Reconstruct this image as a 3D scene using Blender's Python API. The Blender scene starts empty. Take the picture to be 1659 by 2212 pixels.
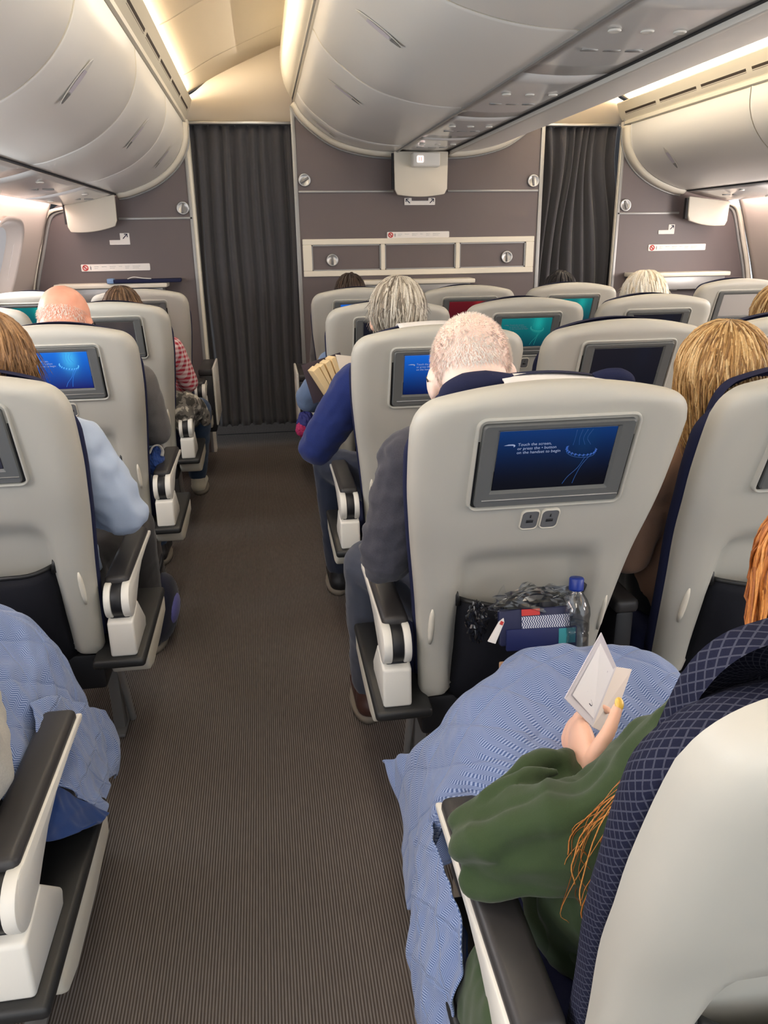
import bpy, bmesh, math, random
import numpy as np
from mathutils import Vector, Matrix, noise
random.seed(7)
C = bpy.context.scene.collection
SC = bpy.context.scene
PI = math.pi

# ------------------------------------------------------------------ camera
cam = bpy.data.cameras.new('camera'); camo = bpy.data.objects.new('camera', cam); C.objects.link(camo)
ROT = Matrix(((0.98850386, 0.06327725, -0.13731758), (-0.1505679, 0.32930765, -0.93214043), (-0.01376356, 0.94210003, 0.3350494)))
camo.matrix_world = Matrix.Translation((0, 0, 1.45)) @ ROT.to_4x4()
cam.sensor_fit = 'HORIZONTAL'; cam.sensor_width = 36.0; cam.lens = 36.0 * 1661 / 1659
cam.clip_start = 0.02; cam.clip_end = 60
SC.camera = camo
# ------------------------------------------------------------------ world, view, lamps
w = bpy.data.worlds.new('cabin_light'); SC.world = w; w.use_nodes = True
bg = w.node_tree.nodes['Background']; bg.inputs[0].default_value = (0.86, 0.92, 1.0, 1); bg.inputs[1].default_value = 1.35
SC.view_settings.view_transform = 'Standard'; SC.view_settings.look = 'None'
SC.view_settings.gamma = 1; SC.view_settings.use_curve_mapping = False
SC.view_settings.exposure = 0.13
COVE = 45.0          # strength of the cove light strips
WASH = 22.0          # strength of the sidewall wash strips
def area(name, loc, rot, sx, sy, power, col):
    l = bpy.data.lights.new(name, 'AREA'); l.shape = 'RECTANGLE'; l.size = sx; l.size_y = sy
    l.energy = power; l.color = col
    o = bpy.data.objects.new(name, l); C.objects.link(o); o.location = loc; o.rotation_euler = rot
    return o
# added fill lights for the cove glow, over each aisle and behind camera
area('aisle_fill', (-0.05, -1.3, 2.45), (0, 0, 0), 0.5, 1.6, 16, (1.0, 0.93, 0.82))
area('aisle_fill', (-0.05, 1.6, 2.5), (0, 0, 0), 0.35, 2.6, 20, (1.0, 0.90, 0.76))
area('aisle_fill', (2.15, 1.6, 2.5), (0, 0, 0), 0.35, 3.0, 22, (1.0, 0.90, 0.76))
area('aisle_fill', (-0.05, 4.4, 2.5), (0, 0, 0), 0.35, 1.8, 11, (1.0, 0.90, 0.76))
area('aisle_fill', (2.15, 4.4, 2.5), (0, 0, 0), 0.35, 1.8, 14, (1.0, 0.90, 0.76))

# daylight through the side windows
for y in (-0.6, 0.7, 1.9, 3.1):
    area('window_daylight', (-1.36, y, 1.36), (0, -PI / 2 + 0.25, 0), 0.36, 0.42, 7.5, (0.86, 0.94, 1.0))
    area('window_daylight', (3.49, y, 1.36), (0, PI / 2 - 0.25, 0), 0.36, 0.42, 13, (0.98, 0.94, 0.92))

area('window_daylight', (3.50, 4.45, 1.36), (0, PI / 2 - 0.25, math.radians(-25)), 0.36, 0.42, 14, (1.0, 0.90, 0.86))
area('window_daylight', (-1.36, 4.45, 1.36), (0, -PI / 2 + 0.25, math.radians(25)), 0.36, 0.42, 3, (0.95, 0.95, 1.0))

# ------------------------------------------------------------------ materials
def s2l(v):
    v /= 255.0
    return v / 12.92 if v <= 0.04045 else ((v + 0.055) / 1.055) ** 2.4
def rgb(r, g, b): return (s2l(r), s2l(g), s2l(b), 1)
class NT:
    def __init__(s, name):
        s.m = bpy.data.materials.new(name); s.m.use_nodes = True
        s.t = s.m.node_tree; s.p = s.t.nodes['Principled BSDF']
    def n(s, typ, **kw):
        nd = s.t.nodes.new(typ)
        for k, v in kw.items():
            if k.startswith('i_'):
                key = k[2:]; key = int(key) if key.isdigit() else key
                if hasattr(v, 'is_linked'): s.t.links.new(v, nd.inputs[key])
                else: nd.inputs[key].default_value = v
            else: setattr(nd, k, v)
        return nd
    def math(s, op, a, b=0.5, clamp=False):
        nd = s.t.nodes.new('ShaderNodeMath'); nd.operation = op; nd.use_clamp = clamp
        for i, v in enumerate((a, b)):
            if hasattr(v, 'is_linked'): s.t.links.new(v, nd.inputs[i])
            else: nd.inputs[i].default_value = v
        return nd.outputs[0]
    def mix(s, f, a, b):
        nd = s.t.nodes.new('ShaderNodeMix'); nd.data_type = 'RGBA'
        for i, v in ((0, f), (6, a), (7, b)):
            if hasattr(v, 'is_linked'): s.t.links.new(v, nd.inputs[i])
            else: nd.inputs[i].default_value = v
        return nd.outputs[2]
    def link(s, a, key): s.t.links.new(a, s.p.inputs[key])
    def bump(s, h, strength=0.3, dist=0.002):
        b = s.n('ShaderNodeBump', i_Strength=strength, i_Distance=dist, i_Height=h)
        s.link(b.outputs[0], 'Normal')
    def xyz(s, out='Object'):
        tc = s.n('ShaderNodeTexCoord'); sp = s.n('ShaderNodeSeparateXYZ', i_0=tc.outputs[out])
        return sp.outputs
def plain(name, col, rough=0.5, metal=0.0, spec=0.5, nscale=0, nstr=0.2, ndist=0.001, var=0.0, coat=0.0, emit=None, estr=0):
    t = NT(name); t.p.inputs['Base Color'].default_value = col; t.p.inputs['Roughness'].default_value = rough
    t.p.inputs['Metallic'].default_value = metal; t.p.inputs['Specular IOR Level'].default_value = spec
    t.p.inputs['Coat Weight'].default_value = coat
    if nscale:
        tc = t.n('ShaderNodeTexCoord')
        nz = t.n('ShaderNodeTexNoise', i_Vector=tc.outputs['Object'], i_Scale=nscale, i_Detail=4.0)
        t.bump(nz.outputs['Fac'], nstr, ndist)
        if var:
            dark = tuple(c * (1 - var) for c in col[:3]) + (1,); lite = tuple(min(1, c * (1 + var)) for c in col[:3]) + (1,)
            t.link(t.mix(nz.outputs['Fac'], dark, lite), 'Base Color')
    if emit: t.p.inputs['Emission Color'].default_value = emit; t.p.inputs['Emission Strength'].default_value = estr
    return t.m
M = {}
M['shell'] = plain('seat_shell_plastic', rgb(183, 181, 171), 0.42, spec=0.35, nscale=900, nstr=0.06, ndist=0.0004)
M['cream'] = plain('cream_plastic', rgb(222, 216, 200), 0.42, spec=0.4)
M['white'] = plain('white_plastic', rgb(226, 223, 214), 0.38, spec=0.4)
M['bin'] = plain('overhead_bin_plastic', rgb(232, 230, 224), 0.33, spec=0.45)
M['panel'] = plain('pale_ceiling_panel', rgb(222, 210, 192), 0.6, spec=0.3)
M['sidewall'] = plain('sidewall_panel', rgb(216, 205, 196), 0.55, spec=0.3)
M['psu'] = plain('service_panel_plastic', rgb(214, 213, 210), 0.16, spec=0.55)
M['bezel'] = plain('grey_bezel_plastic', rgb(94, 96, 95), 0.42, spec=0.4)
M['outlet'] = plain('outlet_grey', rgb(104, 105, 106), 0.5)
M['black'] = plain('black_plastic', rgb(24, 24, 27), 0.5)
M['rubber'] = plain('black_rubber', rgb(38, 38, 38), 0.42, spec=0.4, nscale=500, nstr=0.05)
M['pad'] = plain('armrest_pad', rgb(52, 50, 50), 0.42, spec=0.45, nscale=700, nstr=0.06, ndist=0.0005)
M['gap'] = plain('dark_joint', rgb(30, 30, 33), 0.7)
M['slot'] = plain('dark_vent_slot', rgb(60, 50, 42), 0.8)
M['trimgrey'] = plain('grey_trim', rgb(150, 150, 148), 0.4, metal=0.35)
M['alu'] = plain('brushed_aluminium', rgb(176, 176, 174), 0.35, metal=0.7)
M['leg'] = plain('grey_painted_metal', rgb(122, 120, 118), 0.45, metal=0.4)
M['navy'] = plain('navy_seat_fabric', rgb(34, 38, 66), 0.85, spec=0.2, nscale=900, nstr=0.35, ndist=0.001, var=0.35)
M['pocket'] = plain('black_pocket_fabric', rgb(22, 23, 30), 0.75, spec=0.25, nscale=300, nstr=0.3)
M['paper'] = plain('white_paper', rgb(236, 233, 228), 0.7, spec=0.2)
M['ink'] = plain('grey_print', rgb(150, 150, 155), 0.7)
M['inkdark'] = plain('dark_print', rgb(40, 44, 70), 0.7)
M['red'] = plain('red_print', rgb(196, 60, 56), 0.6)
M['redsoft'] = plain('faded_red_print', rgb(214, 140, 130), 0.6)
M['cover'] = plain('white_headrest_cover', rgb(226, 222, 218), 0.8, spec=0.1, nscale=400, nstr=0.2)
M['cove'] = plain('cove_light', (1, 1, 1, 1), 0.5, emit=(1.0, 0.85, 0.64, 1), estr=COVE)
M['wash'] = plain('sidewall_wash_light', (1, 1, 1, 1), 0.5, emit=(1.0, 0.78, 0.70, 1), estr=WASH)
M['wallgrey'] = None

def bulkhead_mat():
    t = NT('bulkhead_laminate'); tc = t.n('ShaderNodeTexCoord')
    nz = t.n('ShaderNodeTexNoise', i_Vector=tc.outputs['Object'], i_Scale=350.0, i_Detail=2.0)
    t.link(t.mix(nz.outputs['Fac'], rgb(92, 82, 82), rgb(102, 93, 92)), 'Base Color')
    t.p.inputs['Roughness'].default_value = 0.5
    return t.m
M['bulk'] = bulkhead_mat()

def carpet_mat():
    t = NT('ribbed_carpet'); o = t.xyz()
    ph = t.math('MULTIPLY', o[0], 2 * PI / 0.0066)
    sn = t.math('SINE', ph)
    rib = t.math('MULTIPLY_ADD', sn, 0.5); 
    rib_n = rib.node; rib_n.inputs[2].default_value = 0.5
    tc = t.n('ShaderNodeTexCoord')
    mp = t.n('ShaderNodeMapping', i_0=tc.outputs['Object']); mp.inputs['Scale'].default_value = (260, 22, 1)
    nz = t.n('ShaderNodeTexNoise', i_Vector=mp.outputs[0], i_Scale=1.0, i_Detail=3.0)
    nz2 = t.n('ShaderNodeTexNoise', i_Vector=tc.outputs['Object'], i_Scale=1400.0, i_Detail=2.0)
    c1 = t.mix(nz.outputs['Fac'], rgb(104, 98, 95), rgb(134, 128, 123))
    c2 = t.mix(nz.outputs['Fac'], rgb(60, 52, 46), rgb(78, 67, 58))
    c = t.mix(rib, c2, c1)
    spk = t.math('MULTIPLY_ADD', nz2.outputs['Fac'], 0.7); spk.node.inputs[2].default_value = 0.62
    mm = t.n('ShaderNodeMix', data_type='RGBA', blend_type='MULTIPLY'); mm.inputs[0].default_value = 1
    t.t.links.new(c, mm.inputs[6]); t.t.links.new(spk, mm.inputs[7])
    t.link(mm.outputs[2], 'Base Color'); t.p.inputs['Roughness'].default_value = 0.95
    t.p.inputs['Specular IOR Level'].default_value = 0.1
    t.bump(t.math('ADD', rib, t.math('MULTIPLY', nz2.outputs['Fac'], 0.5)), 0.55, 0.0025)
    return t.m
M['carpet'] = carpet_mat()

def lattice_mat():
    # navy upholstery with a woven diamond lattice, laid out in the cushion's own UV metres
    t = NT('navy_lattice_fabric'); o = t.xyz('UV')
    def lines(sign):
        a = t.math('ADD', t.math('DIVIDE', o[0], 0.0135), t.math('MULTIPLY', t.math('DIVIDE', o[1], 0.0115), sign))
        f = t.math('FRACT', a); d = t.math('ABSOLUTE', t.math('SUBTRACT', f, 0.5))
        return t.math('GREATER_THAN', d, 0.41)
    g = t.math('MAXIMUM', lines(1.0), lines(-1.0))
    tc = t.n('ShaderNodeTexCoord')
    nz = t.n('ShaderNodeTexNoise', i_Vector=tc.outputs['Object'], i_Scale=800.0, i_Detail=2.0)
    base = t.mix(nz.outputs['Fac'], rgb(20, 22, 38), rgb(30, 33, 56)); line = t.mix(nz.outputs['Fac'], rgb(54, 57, 74), rgb(74, 76, 90))
    t.link(t.mix(g, base, line), 'Base Color'); t.p.inputs['Roughness'].default_value = 0.9
    t.p.inputs['Specular IOR Level'].default_value = 0.15
    t.bump(g, 0.5, 0.0012)
    return t.m
M['lattice'] = lattice_mat()

def curtain_mat():
    t = NT('charcoal_curtain_cloth'); tc = t.n('ShaderNodeTexCoord')
    nz = t.n('ShaderNodeTexNoise', i_Vector=tc.outputs['Object'], i_Scale=500.0, i_Detail=2.0)
    t.link(t.mix(nz.outputs['Fac'], rgb(52, 51, 55), rgb(68, 67, 71)), 'Base Color')
    t.p.inputs['Roughness'].default_value = 0.8; t.p.inputs['Sheen Weight'].default_value = 0.3
    return t.m
M['curtain'] = curtain_mat()

# ------------------------------------------------------------------ mesh helpers
def mesh_obj(name, verts, faces, m, parent=None, smooth=True, uvs=None):
    me = bpy.data.meshes.new(name); me.from_pydata([tuple(v) for v in verts], [], faces); me.update()
    if uvs is not None:
        ul = me.uv_layers.new(name='UVMap')
        for p in me.polygons:
            for li in p.loop_indices: ul.data[li].uv = uvs[me.loops[li].vertex_index]
    return link(name, me, m, parent, smooth)
def link(name, me, m, parent=None, smooth=True):
    if smooth: me.polygons.foreach_set('use_smooth', [True] * len(me.polygons))
    if isinstance(m, (list, tuple)):
        for x in m: me.materials.append(x)
    elif m: me.materials.append(m)
    o = bpy.data.objects.new(name, me); C.objects.link(o)
    if parent: o.parent = parent
    return o
def bm_obj(name, bm, m, parent=None, smooth=True, auto=None):
    bmesh.ops.recalc_face_normals(bm, faces=bm.faces)
    me = bpy.data.meshes.new(name); bm.to_mesh(me); bm.free()
    return link(name, me, m, parent, smooth)
def sharp(o, ang=35):
    me = o.data
    me.set_sharp_from_angle(angle=math.radians(ang))
    return o
def bx(bm, x0, x1, y0, y1, z0, z1, r=0.0, seg=2):
    g = bmesh.ops.create_cube(bm, size=1.0)['verts']
    for v in g:
        v.co = Vector(((x0 + x1) / 2 + v.co.x * (x1 - x0), (y0 + y1) / 2 + v.co.y * (y1 - y0), (z0 + z1) / 2 + v.co.z * (z1 - z0)))
    if r > 0:
        es = list({e for v in g for e in v.link_edges})
        bmesh.ops.bevel(bm, geom=es, offset=r, segments=seg, profile=0.5, affect='EDGES')
def box(name, x0, x1, y0, y1, z0, z1, m, parent=None, r=0.0, seg=2):
    bm = bmesh.new(); bx(bm, min(x0, x1), max(x0, x1), min(y0, y1), max(y0, y1), z0, z1, r, seg)
    return sharp(bm_obj(name, bm, m, parent), 40)
def prism(name, poly, axis, a, b, m, parent=None, r=0.0, seg=2, smooth=True):
    # poly: 2-D outline; axis 'x': (y,z) extruded in x; 'y': (x,z); 'z': (x,y)
    def P(u, v, w): return {'x': (w, u, v), 'y': (u, w, v), 'z': (u, v, w)}[axis]
    bm = bmesh.new()
    f0 = [bm.verts.new(P(u, v, a)) for u, v in poly]; f1 = [bm.verts.new(P(u, v, b)) for u, v in poly]
    n = len(poly)
    bm.faces.new(f0[::-1]); bm.faces.new(f1)
    for i in range(n): bm.faces.new((f0[i], f0[(i + 1) % n], f1[(i + 1) % n], f1[i]))
    bmesh.ops.recalc_face_normals(bm, faces=bm.faces)
    if r > 0:
        es = [e for e in bm.edges if len(e.link_faces) == 2 and e.calc_face_angle(0) > 0.6]
        bmesh.ops.bevel(bm, geom=es, offset=r, segments=seg, profile=0.5, affect='EDGES')
    return sharp(bm_obj(name, bm, m, parent, smooth), 40)
def rrect(cx, cy, w, h, r, n=5):
    pts = []
    for k, (sx, sy) in enumerate(((1, 1), (-1, 1), (-1, -1), (1, -1))):
        for i in range(n + 1):
            a = PI / 2 * (k + i / n)
            pts.append((cx + sx * (w / 2 - r) + r * math.cos(a), cy + sy * (h / 2 - r) + r * math.sin(a)))
    return pts
def cyl(name, p0, p1, r0, m, parent=None, r1=None, n=16, bev=0.0):
    bm = bmesh.new(); p0 = Vector(p0); p1 = Vector(p1); d = p1 - p0
    g = bmesh.ops.create_cone(bm, cap_ends=True, segments=n, radius1=r0, radius2=r0 if r1 is None else r1, depth=d.length)
    bmesh.ops.transform(bm, matrix=Matrix.Translation((p0 + p1) / 2) @ d.to_track_quat('Z', 'Y').to_matrix().to_4x4(), verts=bm.verts)
    if bev:
        es = [e for e in bm.edges if len(e.link_faces) == 2 and e.calc_face_angle(0) > 1.0]
        bmesh.ops.bevel(bm, geom=es, offset=bev, segments=2, profile=0.5, affect='EDGES')
    return sharp(bm_obj(name, bm, m, parent), 40)
def catmull(P, n):
    P = [np.array(p, float) for p in P]; out = []
    if len(P) < 3: return [P[0] + (P[-1] - P[0]) * i / n for i in range(n + 1)]
    Q = [2 * P[0] - P[1]] + P + [2 * P[-1] - P[-2]]
    for i in range(1, len(Q) - 2):
        a, b, c, d = Q[i - 1:i + 3]
        for k in range(n):
            t = k / n
            out.append(0.5 * ((2 * b) + (c - a) * t + (2 * a - 5 * b + 4 * c - d) * t * t + (3 * b - a - 3 * c + d) * t ** 3))
    out.append(P[-1]); return out
def add_tube(V, F, path, radii, n=8, flat=1.0, cap=True):
    path = [Vector(p) for p in path]; base = len(V); up = Vector((0, 0, 1)); prev = None
    for i, p in enumerate(path):
        t = (path[min(i + 1, len(path) - 1)] - path[max(i - 1, 0)])
        if t.length < 1e-9: t = Vector((0, 0, 1))
        t.normalize()
        if prev is None:
            a = t.orthogonal() if abs(t.z) > 0.95 else t.cross(up)
        else: a = prev - t * prev.dot(t)
        a.normalize(); prev = a; b = t.cross(a)
        r = radii[i] if hasattr(radii, '__len__') else radii
        for k in range(n):
            an = 2 * PI * k / n
            V.append(p + a * (r * math.cos(an)) + b * (r * flat * math.sin(an)))
    L = len(path)
    for i in range(L - 1):
        for k in range(n):
            F.append((base + i * n + k, base + i * n + (k + 1) % n, base + (i + 1) * n + (k + 1) % n, base + (i + 1) * n + k))
    if cap:
        F.append(tuple(base + k for k in range(n))[::-1]); F.append(tuple(base + (L - 1) * n + k for k in range(n)))
def tube(name, path, r, m, parent=None, n=8, flat=1.0, res=6):
    V, F = [], []
    pts = catmull(path, res) if len(path) > 2 else path
    if hasattr(r, '__len__'):
        r = np.interp(np.linspace(0, len(r) - 1, len(pts)), range(len(r)), r)
    add_tube(V, F, pts, r, n, flat)
    return mesh_obj(name, V, F, m, parent)
def lathe(name, prof, m, parent=None, n=24, loc=(0, 0, 0), tilt=None):
    V, F = [], []
    for r, z in prof:
        for k in range(n):
            a = 2 * PI * k / n; V.append(Vector((r * math.cos(a), r * math.sin(a), z)))
    for i in range(len(prof) - 1):
        for k in range(n): F.append((i * n + k, i * n + (k + 1) % n, (i + 1) * n + (k + 1) % n, (i + 1) * n + k))
    F.append(tuple(range(n))[::-1]); F.append(tuple((len(prof) - 1) * n + k for k in range(n)))
    if tilt: V = [tilt @ v for v in V]
    V = [v + Vector(loc) for v in V]
    return mesh_obj(name, V, F, m, parent)
def sheet(name, rows, m, parent=None, closed=False, uvs=None, thick=0):
    # rows of equal length -> quad grid
    V = [p for r in rows for p in r]; n = len(rows[0]); F = []
    for i in range(len(rows) - 1):
        for k in range(n if closed else n - 1): F.append((i * n + k, i * n + (k + 1) % n, (i + 1) * n + (k + 1) % n, (i + 1) * n + k))
    o = mesh_obj(name, V, F, m, parent, uvs=uvs)
    if thick:
        sm = o.modifiers.new('solid', 'SOLIDIFY'); sm.thickness = thick; sm.offset = 0
    return o
def profile_y(name, prof, y0, y1, m, parent=None, ny=1, thick=0.0, smooth=True, res=0):
    # a (x,z) profile run along y
    if res: prof = [tuple(p) for p in catmull(prof, res)]
    rows = [[(x, y0 + (y1 - y0) * k / ny, z) for x, z in prof] for k in range(ny + 1)]
    o = sheet(name, rows, m, parent)
    if thick:
        sm = o.modifiers.new('solid', 'SOLIDIFY'); sm.thickness = thick; sm.offset = 0
    sharp(o, 40)
    return o
def thing(name, label, cat, loc=(0, 0, 0), rz=0, group=None):
    o = bpy.data.objects.new(name, None); C.objects.link(o); o.empty_display_size = 0.1
    o.location = loc; o.rotation_euler = (0, 0, rz)
    return tag(o, label, cat, group)
def tag(o, label, cat, group=None):
    o['label'] = label; o['category'] = cat
    if group: o['group'] = group
    return o
def struct(o):
    o['kind'] = 'structure'; return o
def dup(root, loc, rz=0, label=None, group=None, cat=None):
    r = root.copy(); C.objects.link(r); r.location = loc; r.rotation_euler = (0, 0, rz)
    if label: r['label'] = label
    if group: r['group'] = group
    def rec(src, par):
        for ch in list(src.children):
            c = ch.copy(); C.objects.link(c); c.parent = par; rec(ch, c)
    rec(root, r)
    return r
def kid(root, base):
    for ch in root.children_recursive:
        if ch.name.split('.')[0] == base: return ch
def bake(o):
    dg = bpy.context.evaluated_depsgraph_get(); dg.update()
    me = bpy.data.meshes.new_from_object(o.evaluated_get(dg))
    o.modifiers.clear(); o.data = me
    return o
FONTS = {}
def text_mesh(name, body, size, m, parent=None, spacing=1.05, align='LEFT', extrude=0.0):
    cu = bpy.data.curves.new(name, 'FONT'); cu.body = body; cu.size = size; cu.space_line = spacing; cu.align_x = align; cu.extrude = extrude
    cu.resolution_u = 3
    t = bpy.data.objects.new(name, cu); C.objects.link(t)
    dg = bpy.context.evaluated_depsgraph_get(); dg.update()
    me = bpy.data.meshes.new_from_object(t.evaluated_get(dg)); bpy.data.objects.remove(t); bpy.data.curves.remove(cu)
    me.materials.clear()
    return link(name, me, m, parent, smooth=False)

# ------------------------------------------------------------------ the setting
YB = 5.56        # face of the front bulkheads
CX = 1.08        # cabin centre line
YR = -1.6        # rear end of what is built
struct(box('floor', -1.75, 3.9, YR, 6.7, -0.04, 0.0, M['carpet']))
# carpet seam in front of the curtain
struct(box('trim_1', -0.43, 0.27, 6.075, 6.087, 0.0, 0.003, M['gap']))
# ceiling vaults over both aisles
vault = [(-0.62, 2.31), (-0.47, 2.32), (-0.36, 2.36), (-0.20, 2.445), (0.04, 2.55), (0.255, 2.63), (0.65, 2.72), (CX, 2.74)]
vault = vault + [(2 * CX - x, z) for x, z in vault[-2::-1]]
o = struct(profile_y('ceiling', vault, YR, 5.64, M['panel'], ny=1, res=4, thick=0.01))
# raised joints of the ceiling panels
for i, y in enumerate((2.9, 4.0, 5.1)):
    struct(profile_y('trim_%d' % (2 + i), [(x, z - 0.006) for x, z in vault[0:7]], y, y + 0.014, M['panel'], res=4))
    struct(profile_y('trim_%d' % (5 + i), [(2 * CX - x, z - 0.006) for x, z in vault[0:7]], y, y + 0.014, M['panel'], res=4))
# end panels above the curtains
def end_panel(name, sgn):
    pts = []
    X = lambda x: x if sgn > 0 else 2 * CX - 0.03 - x
    top = [(-0.5, 2.27), (-0.37, 2.31), (-0.2, 2.43), (0.04, 2.535), (0.255, 2.615), (0.34, 2.63)]
    rows = []
    tp = catmull(top, 5)
    rows.append([(X(p[0]), 5.60, p[1] + 0.02) for p in tp]); rows.append([(X(p[0]), 5.66, p[1] * 0.55 + 2.17 * 0.45) for p in tp]); rows.append([(X(p[0]), 5.70, 2.182) for p in tp])
    rows.append([(X(p[0]), 5.74, 2.18) for p in tp])
    return struct(sheet(name, rows, M['panel'], thick=0.004))
end_panel('wall_above_left', 1); end_panel('wall_above_right', -1)
struct(box('trim_8', -0.42, 0.262, 5.64, 5.76, 2.165, 2.182, M['alu'], r=0.004))
struct(box('trim_9', 1.95, 2.53, 5.64, 5.76, 2.165, 2.182, M['alu'], r=0.004))
# dark space ahead of the curtains
struct(box('wall_front', -1.75, 3.9, 6.66, 6.7, 0, 2.8, M['gap']))

# sidewalls
def sidewall(side):
    X = (lambda x: x) if side == 'left' else (lambda x: 2 * CX - 0.03 - x)
    prof = [(-1.50, 0.0), (-1.56, 0.35), (-1.57, 0.75), (-1.54, 1.0), (-1.485, 1.2), (-1.41, 1.42), (-1.345, 1.60), (-1.295, 1.72), (-1.275, 1.80)]
    pp = [(X(p[0]), p[1]) for p in catmull(prof, 5)]
    zs = [p[1] for p in pp]
    # grid in (y, profile) with window openings cut out
    ys = list(np.arange(YR, 5.541, 0.06)); wy = [4.72 - 1.22 * k for k in range(5)]
    V, F = [], []; n = len(pp)
    for y in ys:
        for x, z in pp: V.append((x, y, z))
    def hole(y, z):
        for c in wy:
            if ((y - c) / 0.24) ** 4 + ((z - 1.35) / 0.215) ** 4 < 1: return True
        return False
    for i in range(len(ys) - 1):
        for k in range(n - 1):
            if hole((ys[i] + ys[i + 1]) / 2, (zs[k] + zs[k + 1]) / 2): continue
            F.append((i * n + k, i * n + k + 1, (i + 1) * n + k + 1, (i + 1) * n + k))
    o = struct(mesh_obj('wall_' + side, V, F, M['sidewall']))
    sm = o.modifiers.new('solid', 'SOLIDIFY'); sm.thickness = 0.006
    # windows: a rounded reveal, an inner frame and a pale shade
    for j, c in enumerate(wy[:2]):
        f = thing('window_%d' % ((1 if side == 'left' else 3) + j), 'x', 'window'); del f['label']; del f['category']; f['kind'] = 'structure'
        f.location = (X(-1.41), c, 1.35)
        ang = math.radians(20) * (1 if side == 'left' else -1)
        f.rotation_euler = (0, ang, 0)
        rows = []; sg = 1 if side == 'left' else -1
        for (a, b, d) in ((0.285, 0.262, 0.012), (0.265, 0.245, 0.016), (0.245, 0.225, 0.006), (0.205, 0.190, -0.05), (0.195, 0.18, -0.055)):
            ring = []
            for k in range(40):
                t = 2 * PI * k / 40; cs, sn = math.cos(t), math.sin(t)
                ring.append((sg * d, a * abs(cs) ** 0.6 * (1 if cs >= 0 else -1), b * abs(sn) ** 0.6 * (1 if sn >= 0 else -1)))
            rows.append(ring)
        sheet('window_frame', rows, M['sidewall'], f, closed=True)
        mesh_obj('window_pane', rows[-1], [tuple(range(40))], PANE, f, smooth=False)
PANE = plain('bright_window_pane', rgb(150, 150, 152), 0.3, emit=(0.88, 0.90, 0.95, 1), estr=0.22)
sidewall('left'); sidewall('right')
# lit gap between bins and sidewall
struct(box('trim_10', -1.272, -1.235, YR, 5.5, 1.70, 1.715, M['wash']))
struct(box('trim_11', 2 * CX - 0.03 + 1.225, 2 * CX - 0.03 + 1.262, YR, 5.5, 1.70, 1.72, M['wash']))

# ---- bulkheads
def bulk_wall(name, poly, m=None):
    return struct(prism(name, poly, 'y', YB, YB + 0.05, m or M['bulk']))
XR = 2 * CX - 0.06   # mirror for the right bulkhead:  x -> XR - x
wl = [(-1.60, 0.0), (-0.43, 0.0), (-0.43, 2.25), (-0.6, 2.25), (-1.2, 1.72), (-1.30, 1.66), (-1.37, 1.62), (-1.44, 1.42), (-1.52, 1.2), (-1.6, 0.9)]
bulk_wall('wall_bulkhead_left', wl)
bulk_wall('wall_bulkhead_right', [(XR - x, z) for x, z in wl][::-1])
# centre bulkhead is the back of a closet block
struct(box('wall_bulkhead_centre', 0.265, 1.945, YB, 6.62, 0.0, 2.72, M['bulk']))
tn = [12]
def trim(x0, x1, z0, z1, m=None, y=YB, d=0.008, r=0.002):
    struct(box('trim_%d' % tn[0], x0, x1, y - d, y + 0.002, z0, z1, m or M['trimgrey'], r=r)); tn[0] += 1
trim(-0.90, -0.43, 1.588, 1.602); trim(XR + 0.43, XR + 0.90, 1.588, 1.602)
trim(0.275, 0.915, 1.744, 1.757); trim(1.29, 1.935, 1.744, 1.757)
trim(0.245, 0.272, 0.0, 2.26); trim(1.938, 1.965, 0.0, 2.26)
trim(-0.445, -0.425, 0.0, 2.22); trim(XR + 0.425, XR + 0.445, 0.0, 2.22)
# door jamb between left bulkhead and curtain
struct(box('trim_%d' % tn[0], -0.425, -0.407, YB, 5.66, 0, 2.18, M['cream'])); tn[0] += 1
struct(box('trim_%d' % tn[0], XR + 0.418, XR + 0.425, YB, 5.585, 0, 2.18, M['cream'])); tn[0] += 1
# edge frame where bulkhead meets the sidewall
def edge_frame(side):
    X = (lambda x: x) if side == 'left' else (lambda x: XR - x)
    pts = catmull([(-1.56, 0.9), (-1.50, 1.2), (-1.43, 1.42), (-1.375, 1.585), (-1.33, 1.645), (-1.24, 1.668)], 6)
    for dx, wdt, yy, m in ((0.0, 0.022, YB - 0.03, M['cream']), (0.03, 0.014, YB - 0.012, M['trimgrey'])):
        rows = []
        rows.append([(X(p[0] + dx), yy, p[1] - dx * 0.5) for p in pts]); rows.append([(X(p[0] + dx + wdt), yy, p[1] - (dx + wdt) * 0.5) for p in pts]); rows.append([(X(p[0] + dx + wdt), YB + 0.01, p[1] - (dx + wdt) * 0.5) for p in pts])
        struct(sheet('trim_%d' % tn[0], rows, m, thick=0.004)); tn[0] += 1
edge_frame('left'); edge_frame('right')
# three-bay frame on the centre bulkhead
bm = bmesh.new()
for a in ((0.285, 1.92, 1.415, 1.452), (0.285, 1.92, 1.208, 1.245), (0.285, 0.345, 1.245, 1.415), (1.86, 1.92, 1.245, 1.415), (0.822, 0.850, 1.245, 1.415), (1.352, 1.380, 1.245, 1.415)):
    bx(bm, a[0], a[1], YB - 0.016, YB, a[2], a[3], 0.003, 1)
struct(sharp(bm_obj('trim_%d' % tn[0], bm, M['cream']))); tn[0] += 1
bm = bmesh.new()
for a in ((0.345, 0.822), (0.85, 1.352), (1.38, 1.86)):
    for b in ((a[0], a[0] + 0.008, 1.245, 1.415), (a[1] - 0.008, a[1], 1.245, 1.415), (a[0], a[1], 1.245, 1.253), (a[0], a[1], 1.407, 1.415)):
        bx(bm, b[0], b[1], YB - 0.009, YB, b[2], b[3])
struct(sharp(bm_obj('trim_%d' % tn[0], bm, M['trimgrey']))); tn[0] += 1

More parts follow.
